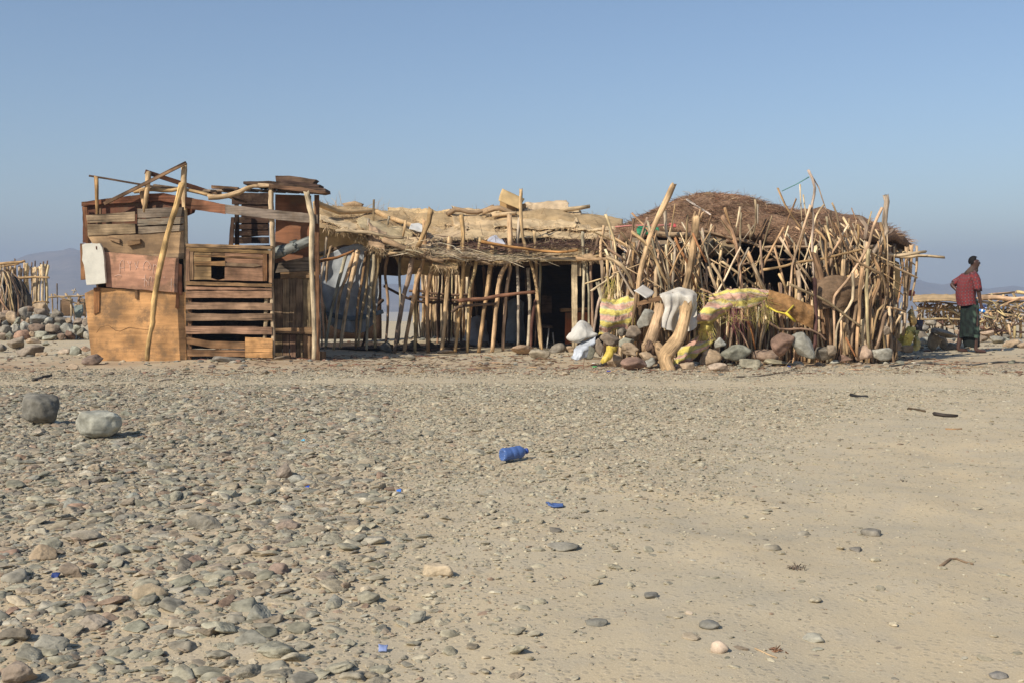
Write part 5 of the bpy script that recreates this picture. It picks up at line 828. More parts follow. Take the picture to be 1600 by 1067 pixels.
# ------------------------------------------------------------------ rock heap at far left (outline list from the photo)
GL = [(355, 535, 140, 80, TN), (345, 580, 130, 70, BR), (470, 600, 115, 95, DG), (320, 635, 155, 75, (116, 122, 122)), (400, 650, 95, 55, (180, 178, 164)), (515, 650, 100, 70, DG), (580, 650, 60, 50, TN), (655, 655, 85, 55, BR), (310, 710, 150, 70, RB_), (435, 715, 125, 75, BR), (570, 710, 120, 75, PG), (575, 765, 95, 70, RD), (515, 780, 65, 55, RB_), (425, 790, 130, 45, GG), (340, 765, 120, 60, GG), (190, 765, 110, 75, (160, 116, 92)), (120, 715, 65, 75, (172, 166, 150)), (205, 590, 120, 110, (140, 134, 122)), (110, 620, 95, 95, TN), (145, 650, 65, 60, GG), (45, 665, 60, 45, (116, 122, 124)), (40, 725, 100, 75, (136, 130, 118)), (85, 770, 80, 60, GG), (210, 700, 90, 80, PG), (270, 760, 60, 40, TN), (20, 610, 80, 60, BR), (60, 590, 90, 50, RB_), (640, 720, 90, 70, GG), (680, 740, 90, 60, (92, 94, 84)), (725, 770, 60, 60, (180, 174, 156)), (715, 660, 60, 70, (168, 148, 128)), (255, 560, 90, 60, RB_), (20, 780, 80, 60, BR), (600, 740, 60, 40, PG), (480, 690, 60, 50, GG), (240, 650, 60, 50, TN)]
PNAME = {TN: 'tan', BR: 'brown', DG: 'dark', GG: 'grey green', PG: 'pale grey', RB_: 'reddish brown', RD: 'rust red'}
for i, (zx, zy, zw, zh, c) in enumerate(GL):
    px_, py_ = zx / 5.3375, 380 + zy / 5.3375; Y = 25.2 + (800 - zy) / 260 * .9 + (i % 3) * .05; s = Y / F
    lay = 'topmost' if zy < 600 else ('in the upper part' if zy < 670 else ('in the middle' if zy < 745 else 'at the foot')); sd = 'left' if zx < 250 else ('middle' if zx < 500 else 'right')
    rock('stone', W(px_, py_, Y), (zw / 5.3375 * s * 1.08, zw / 5.3375 * s * .85, zh / 5.3375 * s * 1.12), c, 900 + i, f'{PNAME.get(c, "greyish")} stone {lay} of the left rock heap, {sd} side', 'stones heaped left of the plank shack', tilt=R.uniform(-.25, .25))
for i in range(46):     # hidden body of the heap
    x = R.uniform(-20, 145); t = R.random(); py_ = 528 - t * 42 * min(1, max(.3, 1 - abs(x - 65) / 90)); w_ = R.uniform(12, 24); Y = 25.9 + t * .8; s = Y / F
    rock('stone', W(x, py_, Y), (w_ * s, w_ * s * .8, w_ * s * .6), R.choice([GG, BR, DG, TN, RB_, PG]), 1000 + i, 'stone packed at the back of the rock heap left of the shack', 'stones at the back of the left rock heap', sub=3)
for (zx, zy, zw, zh, c, lab) in [(255, 900, 250, 105, (126, 112, 98), 'large flat brown boulder in front of the left rock heap'), (345, 930, 108, 52, TN, 'tan stone touching the large flat brown boulder'), (545, 907, 128, 66, (186, 164, 138), 'pinkish pale boulder on the open ground near the shack corner'), (635, 900, 112, 92, (128, 134, 120), 'pointed grey green rock beside the pinkish pale boulder'), (125, 835, 175, 95, (138, 122, 104), 'brown grey boulder at the left edge before the rock heap'), (15, 872, 90, 62, (84, 78, 72), 'dark boulder cut by the left edge of the picture'), (270, 818, 150, 48, TN, 'low tan stone behind the large flat brown boulder'), (605, 1032, 105, 58, (180, 152, 122), 'small tan stone before the shack corner'), (770, 972, 170, 92, (112, 88, 82), 'purplish brown slab at the foot of the orange plywood'), (380, 838, 70, 36, GG, 'small grey stone behind the pale boulders'), (715, 880, 90, 50, (190, 150, 120), 'pinkish stone against the shack corner')]:
    px_, py_, w_, h_ = zx / 5.3375, 380 + zy / 5.3375, zw / 5.3375, zh / 5.3375; Y = GY(py_ + h_ / 2) + .1; s = Y / F
    rock('boulder', W(px_, py_, Y), (w_ * s, w_ * s * .7, h_ * s), c, int(zx) + 40, lab, 'boulders left of the shack', tilt=R.uniform(-.2, .2), soft=18)
o = rock('boulder', W(355, 562, 17.5), (56 * 17.5 / F, .4, 12 * 17.5 / F), (112, 110, 106), 77, 'flat grey stone lying before the slatted door', None, tilt=.06)
rock('boulder', W(441, 559, 17.9), (28 * 18 / F, .2, 8 * 18 / F), (110, 92, 76), 78, 'flat brown stone at the foot of the recessed boards', None)
# two loose boulders on the open ground
g = GY(664); rock('boulder', W(63, 639, g + .12), (60 * g / F, .30, 52 * g / F), (84, 88, 86), 3, 'dark grey boulder standing alone on the gravel at far left', None, tilt=.25, rot=.5, sq=.75, soft=20, planes=10, sub=5, rough=.09)
g = GY(684); rock('boulder', W(156, 661, g + .12), (76 * g / F, .30, 46 * g / F), (156, 158, 144), 11, 'pale grey squarish boulder alone on the gravel right of the dark one', None, tilt=-.06, rot=.35, sq=.5, soft=26, planes=15, sub=5, rough=.07)
for px_, py_, w_, h_, c, lab in [(325, 815, 58, 36, (122, 118, 106), 'rough grey cobble right of centre in the left gravel'), (235, 925, 60, 36, (182, 160, 126), 'pale tan oblong stone in the left foreground'), (408, 960, 48, 36, (136, 138, 126), 'grey angular stone in the foreground gravel'), (116, 889, 42, 26, (130, 112, 96), 'brown rounded stone left of the pale tan stone'), (68, 862, 44, 26, (168, 142, 110), 'pointed tan stone near the left edge'), (685, 892, 52, 27, (184, 162, 128), 'tan stone half sunk at the edge of the dusty track'), (306, 877, 42, 20, (124, 90, 78), 'red brown angular stone in the left foreground'), (437, 892, 50, 26, (134, 106, 92), 'reddish cobble left of the tan half sunk stone'), (450, 822, 42, 22, (130, 108, 94), 'brown cobble in the middle of the gravel'), (206, 774, 28, 13, (140, 146, 136), 'smooth flat greenish pebble in the left gravel'), (148, 730, 18, 13, (206, 182, 148), 'small cream stone in the left gravel'), (340, 888, 40, 18, (132, 116, 104), 'brown cobble behind the grey angular stone'), (25, 990, 52, 22, (104, 96, 84), 'dark slab shaped stone at the left edge of the foreground'), (80, 1003, 58, 24, (138, 136, 122), 'long grey stone beside the dark slab'), (30, 1050, 60, 40, (124, 106, 92), 'large brown stone in the bottom left corner'), (145, 970, 48, 22, (146, 132, 116), 'flat pinkish grey stone in the left foreground'), (126, 838, 64, 18, (172, 158, 134), 'long pale stone near the left edge'), (748, 706, 34, 11, (150, 144, 124), 'flat grey cobble left of the blue bottle'), (463, 747, 30, 13, (150, 150, 138), 'smooth pale oval cobble in mid gravel'), (443, 733, 28, 22, (118, 104, 94), 'dark brown cobble above the smooth pale oval one')]:
    Y = GY(py_ + h_ / 2) + w_ * .2 / F * 6; s = Y / F
    rock('cobble', W(px_, py_ + h_ * .12, Y), (w_ * s, w_ * s * .75, h_ * s * 1.15), c, int(px_ * 3 + py_), lab, 'larger cobbles in the foreground', sub=5, rough=.1, tilt=R.uniform(-.15, .15))
for px_, py_, w_, h_, c, lab in [(932, 977, 36, 11, (104, 106, 100), 'dark grey flat stone embedded in the dusty track, left one'), (1107, 980, 36, 14, (128, 128, 120), 'grey flat stone embedded in the dusty track near the pale chip'), (1123, 1013, 32, 19, (206, 178, 150), 'pale pinkish chip lying on the dusty track'), (1270, 985, 34, 15, (160, 158, 142), 'pale grey stone sunk in the dusty track at right'), (1360, 822, 36, 12, (134, 128, 116), 'brown grey stone half buried in the track at right'), (1340, 852, 26, 7, (112, 108, 102), 'dark thin stone on the track below the half buried one'), (1253, 822, 26, 8, (158, 150, 132), 'pale flat stone in the middle of the track'), (1560, 1042, 30, 9, (112, 110, 108), 'dark slaty stone in the bottom right corner'), (868, 830, 22, 9, (124, 120, 112), 'grey pebble below the blue plastic shard'), (1016, 932, 26, 9, (120, 120, 114), 'grey flat pebble left of the twiggy tuft'), (1205, 855, 30, 9, (150, 140, 120), 'brown flat pebble on the track beside the tuft'), (1077, 961, 14, 6, (206, 184, 156), 'tiny cream pebble on the dusty track'), (880, 856, 52, 9, (136, 132, 118), 'flat rough grey slab at the edge of the track')]:
    Y = GY(py_ + h_ / 2); s = Y / F
    rock('cobble', W(px_, py_, Y) * np.array([1, 1, 0]) + np.array([0, 0, float(height(*W(px_, py_, Y)[:2])) + h_ * s * .2]), (w_ * s, w_ * s * .9, h_ * s * 1.2), c, int(px_ + py_), lab, 'stones in the dusty track', sub=3, rough=.08)
# ------------------------------------------------------------------ litter
def lathe(mb, prof, c0, ax, col, seg=24, dent=0):
    ax = np.array(ax, float); ax /= np.linalg.norm(ax); a = np.cross(ax, (0, 0, 1)); a /= np.linalg.norm(a); b = np.cross(ax, a); th = np.arange(seg) / seg * 6.28318; V = []
    for (z, r) in prof:
        rr = r * (1 + dent * noise3(np.stack([np.cos(th) * 1.3, np.sin(th) * 1.3, th * 0 + z * 22], 1), 1, 3)); V.append(np.array(c0) + ax * z + rr[:, None] * (np.cos(th)[:, None] * a + np.sin(th)[:, None] * b))
    V = np.concatenate(V); q = grid_faces(len(prof), seg, True); mb.add(V, q, col, V); return mb
Yb = GY(722); c0 = W(784, 714, Yb) ; c0[2] = .05
BL = lin((88, 122, 190))
bt = thing('plastic_bottle', c0 * np.array([1, 1, 0]), 'translucent blue plastic bottle lying on the gravel', 'bottle')
lathe(MB(), [(0.006, .001), (.012, .018), (0, .030), (.004, .041), (.016, .045), (.045, .044), (.06, .0445), (.066, .040), (.072, .0445), (.11, .0445), (.116, .041), (.122, .044), (.15, .043), (.175, .03), (.19, .017), (.205, .015), (.207, .001)], c0, (.82, .58, .05), BL, 28, .13).build('body', M['blue_plastic'], bt)
mb = MB()
ax = np.array((.82, .58, .05)); ax /= np.linalg.norm(ax); a = np.cross(ax, (0, 0, 1)); a /= np.linalg.norm(a); b = np.cross(ax, a)
for k in range(12):
    t = k / 12 * 6.283; p = c0 + ax * .004 + (a * math.cos(t) + b * math.sin(t)) * .033; P, Fa = ICO[1]; mb.add(P * .0042 + p, Fa, lin((180, 204, 236)))
o = mb.build('base_dimples', M['paint'], bt)
lathe(MB(), [(.196, .001), (.196, .019), (.212, .019), (.212, .001)], c0, ax, lin((36, 70, 160)), 20).build('cap', M['paint'], bt)
o = sheet(MB(), [[(854, 790, 5.88), (866, 795, 5.86), (880, 795, 5.84)], [(858, 794, 5.8), (868, 799, 5.79), (880, 799, 5.8)]], 8, 14, lin((72, 98, 152)), .008, .008, 30, 6).build('plastic_shard', M['paint']); o.location.z = max(.005, o.location.z); tag(o, 'curved blue plastic shard on the gravel below the bottle', 'shard')
for px_, py_, c, lab in [(480, 764, (46, 84, 190), 'tiny blue plastic scrap in the left gravel'), (623, 771, (60, 120, 210), 'small light blue plastic scrap in the gravel'), (598, 1022, (130, 146, 190), 'faded bluish scrap in the bottom foreground'), (473, 690, (70, 160, 190), 'turquoise plastic scrap near the middle of the gravel'), (86, 903, (40, 60, 120), 'dark blue scrap beside a brown cobble at left'), (1233, 575, (60, 84, 150), 'flat blue plastic scrap on the ground before the red boulder'), (1011, 567, (90, 170, 180), 'turquoise plastic scrap under the front stones'), (951, 583, (60, 70, 170), 'blue scrap on the ground before the stone heap'), (929, 575, (90, 200, 110), 'green scrap on the ground before the yellow bag'), (927, 568, (226, 222, 216), 'white scrap of paper before the yellow bag')]:
    Y = GY(py_); p = W(px_, py_, Y); w_ = R.uniform(.010, .017) * (2.2 if Y > 12 else 1); h_ = .02; gz = float(height(p[0], p[1])); q = [[(p[0] - w_, p[1] + .01, gz + .02), (p[0] + w_, p[1] + .015, gz + .024)], [(p[0] - w_ * .8, p[1] - .012, gz + .012), (p[0] + w_, p[1] - .01, gz + .008)]]
    tag(sheet(MB(), q, 6, 8, lin(c), .004, .008, 30, int(px_), px=False).build('plastic_scrap', M['paint']), lab, 'scrap')
def gstick(P, w_, c, lab, name='twig', mat='branch'):
    Q = []
    for (a, b) in P: q = W(a, b, GY(b)); q[2] = float(height(q[0], q[1])) + w_ * .4; Q.append(q)
    SID[0] += 1; return tag(tube(MB(), Q, (w_ * .55, w_ * .35), lin(c), 7, w_ * .4, SID[0], .06, .3).build(name, M[mat]), lab, name)
gstick([(1330, 618), (1342, 620), (1356, 621)], .035, (52, 50, 48), 'dark charred stick on the ground at right, farthest of three'); gstick([(1418, 641), (1430, 642), (1445, 645)], .028, (92, 76, 56), 'brown stick on the ground at right, middle of three'); gstick([(1460, 649), (1475, 651), (1496, 652)], .035, (60, 52, 46), 'dark knotted stick on the ground at right, nearest of three'); gstick([(1478, 669), (1503, 669)], .014, (160, 120, 80), 'thin straight brown twig on the track at right')
gstick([(1390, 575), (1440, 571), (1470, 573), (1515, 574), (1560, 570), (1600, 568), (1650, 569)], .035, (96, 92, 84), 'long dark hose lying along the ground at far right', 'hose'); gstick([(1150, 589), (1185, 588), (1215, 585), (1243, 577)], .02, (112, 100, 84), 'thin dark branch on the ground before the fence', 'branch')
gstick([(380, 889), (400, 887), (425, 886)], .009, (120, 84, 84), 'thin reddish stick in the foreground gravel'); gstick([(52, 594), (66, 590), (80, 587)], .04, (90, 84, 76), 'dark piece of wood on the ground at far left'); gstick([(248, 595), (268, 593)], .035, (190, 170, 140), 'pale chip of wood on the ground before the shack'); gstick([(1470, 884), (1488, 867), (1500, 872), (1520, 877)], .012, (150, 124, 96), 'curved dry stalk on the track at right'); gstick([(1180, 1015), (1200, 1021), (1214, 1025)], .006, (180, 150, 110), 'thin straw on the dusty track'); gstick([(740, 575), (790, 576)], .03, (170, 140, 104), 'thin pale lath on the ground before the shelter'); gstick([(590, 568), (606, 567)], .03, (150, 110, 76), 'short brown lath before the left shelter posts')
def tuft(px_, py_, lab, n, col, r):
    Y = GY(py_); p = W(px_, py_, Y); p[2] = float(height(p[0], p[1])); A = p + rng.normal(size=(n, 3)) * r * np.array([1, 1, .15]); A[:, 2] = np.maximum(A[:, 2], p[2]); D = rng.normal(size=(n, 3)) * np.array([1, 1, .6]) + np.array([0, 0, .35])
    mb = MB(); strands(mb, A, D, rng.uniform(r, r * 2.2, n), .005, np.array([tc([col], 14) for _ in range(n)]), .3); tag(mb.build('dry_tuft', M['twig']), lab, 'plant')
tuft(1243, 888, 'small dry twiggy tuft in the middle of the dusty track', 40, (120, 104, 88), .014); tuft(1210, 1014, 'tiny reddish dry tuft near the pale chip on the track', 26, (140, 96, 70), .010); tuft(1412, 745, 'dark dry sprig on the track at right', 16, (90, 80, 66), .012); tuft(412, 624, 'dry grey tuft of weed at the far edge of the gravel', 50, (110, 104, 84), .06)
def fl():
    x = R.uniform(-5, 7); y = R.uniform(14.9, 19.8); return (x, y, float(height(x, y)) + .015), (R.gauss(0, 1), R.gauss(0, 1), R.gauss(0, .08))
o = brush('twig_litter', 1300, fl, [(150, 120, 90), (120, 92, 70), (170, 140, 104), (130, 84, 64)], (.05, .25), (.008, .018), None); tag(o, 'scattered chips and twigs on the earth before the huts', None, kind='stuff')
# ------------------------------------------------------------------ person at right
PY_ = 20.3; PO = W(1515, 552, PY_); PO[2] = float(height(PO[0], PO[1]))
ps = thing('person', PO, 'person in red checked shirt and dark green wrap standing beside the goat pens', 'person')
def P3(x, y, z): return np.array([PO[0] + x, PO[1] + y, PO[2] + z])
def skinbody():
    """faces right (+x), turned a little to the viewer; viewer side is -y"""
    V = []; E = []; Rr = []
    def n(x, y, z, r, par=None):
        V.append((x, y, z)); Rr.append(r)
        if par is not None: E.append((par, len(V) - 1))
        return len(V) - 1
    pel = n(0, 0, .93, .125); sp = n(-.02, 0, 1.08, .12, pel); ch = n(-.035, 0, 1.27, .145, sp); up = n(-.01, 0, 1.41, .10, ch); nk = n(.045, 0, 1.475, .068, up); n2 = n(.075, 0, 1.535, .062, nk)
    hd = n(.095, 0, 1.60, .078, n2); h2 = n(.092, 0, 1.665, .092, hd); h3 = n(.085, 0, 1.715, .066, h2)
    for s, pts_ in ((-1, [(.03, -.17, 1.385, .062), (.05, -.215, 1.25, .046), (.065, -.235, 1.115, .041), (.09, -.235, .985, .033), (.115, -.225, .87, .026), (.125, -.222, .815, .032)]), (1, [(-.03, .165, 1.385, .060), (-.14, .23, 1.30, .046), (-.255, .22, 1.245, .041), (-.21, .13, 1.17, .033), (-.165, .07, 1.09, .026), (-.15, .04, 1.05, .032)])):
        p = up
        for q in pts_: p = n(*q, p)
        b = np.array(pts_[-1][:3]); d = b - np.array(pts_[-2][:3]); d /= np.linalg.norm(d); sd = np.cross(d, (0, s * 1.0, .15)); sd /= np.linalg.norm(sd)
        for k, (off, ln) in enumerate(((-.027, .062), (-.009, .074), (.009, .07), (.026, .056))):
            a = n(*(b + d * .038 + sd * off), .0095, p); c = n(*(b + d * (.038 + ln * .55) + sd * off * 1.1 + np.array([.012, 0, 0])), .0088, a); n(*(b + d * (.03 + ln * .9) + sd * off + np.array([.030, 0, 0])), .0075, c)
        a = n(*(b + d * .0 + sd * -.036 + np.array([.01, 0, 0])), .0115, p); n(*(b + d * .035 + sd * -.05 + np.array([.022, 0, 0])), .009, a)
    for s, hx, fx in ((-1, .01, .095), (1, -.04, -.155)):
        hip = n(hx, s * .085, .86, .095, pel); kn = n(hx + (fx - hx) * .35 + .035, s * .09, .50, .062, hip); cf = n(hx + (fx - hx) * .7, s * .09, .35, .056, kn); an = n(fx - .02, s * .09, .085, .036, cf); he = n(fx - .015, s * .09, .045, .038, an); ft = n(fx + .08, s * .095, .032, .036, he); n(fx + .165, s * .105, .022, .026, ft)
    me = bpy.data.meshes.new('body'); me.from_pydata(V, E, []); o = bpy.data.objects.new('body', me); COL.objects.link(o)
    m1 = o.modifiers.new('skin', 'SKIN'); m1.use_smooth_shade = True; m2 = o.modifiers.new('sub', 'SUBSURF'); m2.levels = m2.render_levels = 2
    for i, d in enumerate(me.skin_vertices[0].data): d.radius = (Rr[i], Rr[i]); d.use_root = (i == 0)
    dg = bpy.context.evaluated_depsgraph_get(); ev = bpy.data.meshes.new_from_object(o.evaluated_get(dg)); bpy.data.objects.remove(o)
    A = np.array([v.co[:] for v in ev.vertices]); Fs = [np.array(p.vertices[:]) for p in ev.polygons]
    # face: turned a quarter to the viewer, nose, brow, lips, chin, eye sockets, ears
    f = np.array([math.cos(-.38), math.sin(-.38), 0]); sdv = np.array([-f[1], f[0], 0]); c = np.array([.088, 0, 1.655]); r = A - c; u = r @ f; s_ = r @ sdv; z = r[:, 2]; hm = (z > -.13) & (np.linalg.norm(r, axis=1) < .19)
    def bump(su, ss, sz, amp, fr): 
        w_ = np.exp(-((s_ - ss) / su) ** 2 - ((z - sz) / fr) ** 2) * np.clip((u - .02) / .05, 0, 1) * hm; A[:] = A + w_[:, None] * amp * f
    bump(.016, 0, -.015, .026, .022); bump(.05, 0, .028, .006, .012); bump(.028, 0, -.060, .014, .014); bump(.03, 0, -.105, .014, .02); bump(.012, .032, .008, -.010, .012); bump(.012, -.032, .008, -.010, .012)
    for sg in (-1, 1):
        w_ = np.exp(-((u + .005) / .014) ** 2 - ((z + .005) / .026) ** 2) * np.clip((s_ * sg - .04) / .03, 0, 1) * hm; A[:] = A + w_[:, None] * .016 * sdv * sg
    bpy.data.meshes.remove(ev); return A, Fs, c, f, sdv
A, Fs, hc, hf, hs = skinbody()
mb = MB(); cc = np.tile(np.array(lin((80, 54, 44))), (len(A), 1)); mb.V = []; q4 = np.array([p for p in Fs if len(p) == 4]); q3 = [p[None] for p in Fs if len(p) != 4]
mb.add(A + PO, [q4] + q3, cc, A); body = mb.build('body', M['skin'], ps)
# hair: close cropped cap following the skull
P, Fa = ICO[3]; keep = P[:, 2] > -.25; V = P * np.array([.098, .086, .1]); V = V - hf * .012 + hc + np.array([0, 0, .022]); ff = np.array([t for t in Fa if all(((P[i] @ hf) < .35 + P[i][2] * .55) and P[i][2] > -.55 for i in t)])
mb = MB(); mb.add(V + .002 * noise3(V, 60, 3)[:, None] * P + PO, ff, lin((26, 22, 20)), V); mb.build('hair', M['rag'], ps)
for sg in (-1, 1):
    P, Fa = ICO[2]; e = MB(); e.add(P * .0075 + hc + PO + hf * .076 + hs * sg * .032 + np.array([0, 0, .008]), Fa, lin((150, 140, 132))); o = e.build('eye', M['paint'], ps)
    e = MB(); e.add(P * .0045 + hc + PO + hf * .0815 + hs * sg * .032 + np.array([0, 0, .008]), Fa, lin((20, 14, 12))); e.build('iris', M['paint'], o)
e = MB(); e.add(ICO[2][0] * (np.abs(hs) * .022 + np.array([.006, .006, .006])) + hc + PO + hf * .094 + np.array([0, 0, -.062]), ICO[2][1], lin((196, 186, 176))); e.build('teeth', M['paint'], ps)
def rings(name, R_, mat, col, fold=.0, nf=9, seed=1, lean=None, nu=26, thick=.006):
    """R_: (z, cx, cy, rx, ry)"""
    R_ = catmull(np.array(R_, float), nu); th = np.linspace(0, 2 * np.pi, 48, endpoint=False); V = []; L = []
    for i, (z, cx, cy, rx, ry) in enumerate(R_):
        k = 1 + fold * np.sin(nf * th + 2 * math.sin(z * 7) + seed) * min(1, i / nu * 2 + .2) + .05 * noise3(np.stack([np.cos(th) * 2, np.sin(th) * 2, th * 0 + z * 7], 1), 1.3, seed)
        rx = rx * .84; V.append(np.stack([cx + rx * k * np.cos(th), cy + ry * k * np.sin(th), z + .012 * np.sin(3 * th + seed)], 1)); L.append(np.stack([th * .18, th * 0, th * 0 + z], 1))
    V = np.array(V).reshape(-1, 3); L = np.array(L).reshape(-1, 3); cen = np.repeat(R_[:, 1:3], 48, 0); inn = V.copy(); inn[:, :2] -= (V[:, :2] - cen) / (np.linalg.norm(V[:, :2] - cen, axis=1)[:, None]) * thick
    q = grid_faces(nu, 48, True); n = len(V); mb = MB(); i0 = np.arange(48); i1 = (i0 + 1) % 48; b = (nu - 1) * 48
    mb.add(np.concatenate([V, inn]) + PO, [q, q[:, ::-1] + n, np.stack([i1, i0, i0 + n, i1 + n], -1), np.stack([b + i0, b + i1, b + i1 + n, b + i0 + n], -1)], col if not callable(col) else np.concatenate([col(V)] * 2), np.concatenate([L, L])); return mb
def wrapcol(V):
    b = (np.sin(V[:, 2] * 46 + 1.2 * np.sin(V[:, 0] * 9)) > .3) & (V[:, 0] > .0); d = noise3(V, 22, 5) > .1
    return np.where(b[:, None], np.array(lin((70, 90, 74))), np.where(d[:, None], np.array(lin((26, 32, 30))), np.array(lin((34, 46, 40)))))
rings('wrap', [(.98, -.01, 0, .155, .15), (.86, .0, 0, .18, .17), (.65, .005, 0, .185, .17), (.45, .0, 0, .195, .175), (.30, .0, 0, .2, .18), (.28, .0, 0, .2, .18)], 'cloth', wrapcol, .06, 8, 2).build('wrap_skirt', M['cloth'], ps)
rings('under', [(.9, 0, 0, .15, .14), (.5, .02, .02, .165, .155), (.25, .04, .03, .17, .15), (.10, .06, .04, .15, .14)], 'cloth', lin((30, 36, 34)), .07, 6, 4).build('underskirt', M['cloth'], ps)
sh_ = rings('shirt', [(1.475, .035, 0, .07, .085), (1.44, .005, 0, .11, .165), (1.38, -.02, 0, .155, .2), (1.28, -.045, 0, .18, .195), (1.15, -.06, 0, .195, .19), (1.02, -.065, 0, .205, .19), (.90, -.05, 0, .2, .19), (.86, -.045, 0, .2, .19)], 'plaid', lin((180, 70, 62)), .045, 5, 6)
def sleeve(P, r0, r1):
    tube(sh_, [P3(*p) for p in P], (r0, r1), lin((180, 70, 62)), 14, 0, 3, .04, vary=.1)
sleeve([(.01, -.14, 1.40), (.035, -.19, 1.33), (.05, -.215, 1.22), (.058, -.225, 1.16)], .078, .07); sleeve([(-.02, .13, 1.40), (-.08, .2, 1.34), (-.16, .228, 1.29), (-.2, .225, 1.27)], .076, .068)
sh_.build('shirt', M['plaid'], ps)
tube(MB(), [P3(.02, 0, 1.44), P3(.05, 0, 1.485), P3(.07, 0, 1.515)], (.1, .078), lin((84, 66, 56)), 14, 0, 2, .03).build('scarf', M['cloth'], ps)
sheet(MB(), [[P3(.13, -.10, 1.36), P3(.15, -.02, 1.37)], [P3(.165, -.11, 1.2), P3(.185, -.02, 1.2)], [P3(.16, -.10, 1.06), P3(.17, -.02, 1.06)]], 10, 8, lin((226, 224, 210)), .02, .01, 9, 3, px=False).build('undershirt', M['cloth'], ps)
hd_ = P3(.132, -.232, .765)
cn = MB(); lathe(cn, [(-.05, .001), (-.05, .026), (-.03, .03), (.04, .03), (.052, .016), (.06, .014), (.06, .001)], hd_, (.75, -.5, -.25), lin((40, 120, 205)), 18); o = cn.build('plastic_bottle', M['paint']); tag(o, 'small blue and white bottle held in the hand of the person', 'bottle')
lathe(MB(), [(-.012, .0308), (.015, .0308)], hd_, (.75, -.5, -.25), lin((220, 226, 230)), 18).build('wrapper', M['paint'], o)
for fx, s in ((.095, -1), (-.155, 1)):
    mb = MB(); P, Fa = ICO[2]; mb.add(P * np.array([.125, .045, .010]) + P3(fx + .06, s * .097, .008), Fa, lin((60, 46, 40))); mb.build('sandal', M['cloth'], ps)
# ------------------------------------------------------------------ settlement behind, left
q5 = lambda a, b: (a / 5.3375, 380 + b / 5.3375)
lf = thing('stick_fence', W(35, 500, 29) * np.array([1, 1, 0]), 'pale upright stake fence behind the rock heap at far left', 'fence')
for i in range(26):
    x = -20 + i * 3.75 + R.uniform(-1, 1); t = 415 + R.uniform(-4, 6) if x > 12 else 410 + R.uniform(-3, 6); stick(MB(), [(x + R.uniform(-2, 2), t), (x + R.uniform(-1.5, 1.5), 460), (x, 520)], R.uniform(2.6, 4.4), 29 + R.uniform(-.1, .1), tc([(214, 186, 140), (224, 198, 152), (200, 170, 124)], 8), seg=7).build('stake', M['branch'], lf)
for P, w_, Y in (([(-30, 416), (10, 411), (38, 408)], 5, 28.7), ([(28, 435), (50, 435), (77, 434)], 4, 28.8), ([(42, 474), (60, 474), (76, 473)], 5, 28.8), ([(-20, 420), (30, 412)], 4, 28.9)): stick(MB(), P, w_, Y, lin((190, 150, 100))).build('rail', M['branch'], lf)
for x, t in ((63, 412), (68, 410), (74, 408), (50, 411), (55, 408), (23, 405)): stick(MB(), [(x, t), (x - 1, 440)], 2, 29.1, lin((130, 100, 76)), seg=6).build('stake', M['branch'], lf)
hb = thing('brush_hut', W(5, 500, 27.5) * np.array([1, 1, 0]), 'low domed hut of brush and dark sheets behind the rock heap', 'hut')
cx, cy = W(0, 500, 27.8)[:2]; V = []
for k in range(16):
    e = k / 15 * 1.5; V.append(np.stack([cx + .78 * np.cos(np.linspace(0, 6.283, 40, endpoint=False)) * math.cos(e), cy + .7 * np.sin(np.linspace(0, 6.283, 40, endpoint=False)) * math.cos(e), np.full(40, .1 + 1.55 * math.sin(e))], 1))
V = np.array(V); V += .06 * fbm(V, 2.5, 6, 3)[..., None]; V = V.reshape(-1, 3); mb = MB(); mb.add(V, grid_faces(16, 40, True), np.where((noise3(V, 2.4, 8) > .1)[:, None], np.array(lin((48, 48, 50))), np.array(lin((110, 92, 72)))), V); mb.build('cover', M['rag'], hb)
for i in range(80):
    a = R.uniform(3.2, 6.2); e0, e1 = R.uniform(0, .3), R.uniform(.8, 1.4); da = R.gauss(0, .4); pp = [(cx + .82 * math.cos(a + da * t) * math.cos(e0 + (e1 - e0) * t), cy + .74 * math.sin(a + da * t) * math.cos(e0 + (e1 - e0) * t), .1 + 1.6 * math.sin(e0 + (e1 - e0) * t)) for t in (0, .35, .7, 1)]
    SID[0] += 1; tube(MB(), pp, R.uniform(.008, .03), tc(TAN + BRN, 10), 6, .02, SID[0], .2).build('stick', M['branch'], hb)
pl_ = thing('goat_pen', W(110, 505, 31) * np.array([1, 1, 0]), 'low pen of crooked poles seen between rock heap and plank shack', 'pen')
for P, w_, c in [([q5(400, 455), q5(520, 450), q5(700, 440)], 3, (190, 160, 120)), ([q5(450, 430), q5(560, 470), q5(700, 520)], 2.5, (180, 150, 110)), ([q5(620, 520), q5(720, 490)], 3, (206, 180, 140)), ([q5(430, 430), q5(440, 640)], 2.5, (170, 140, 100)), ([q5(545, 420), q5(600, 520), q5(620, 640)], 3, (196, 166, 124)), ([q5(585, 450), q5(590, 640)], 2.5, (210, 184, 140)), ([q5(645, 430), q5(720, 500)], 2.5, (190, 160, 120)), ([q5(475, 340), q5(480, 640)], 2, (120, 104, 90)), ([q5(510, 480), q5(515, 640)], 3, (130, 104, 78)), ([q5(660, 440), q5(655, 640)], 3, (150, 120, 90)), ([q5(700, 470), q5(710, 640)], 3, (160, 130, 96)), ([q5(600, 395), q5(640, 400)], 2, (200, 180, 150)), ([q5(610, 420), q5(625, 380)], 2, (200, 180, 150))]:
    stick(MB(), P, w_, 31 + R.uniform(-.3, .3), lin(c), seg=7).build('pole', M['branch'], pl_)
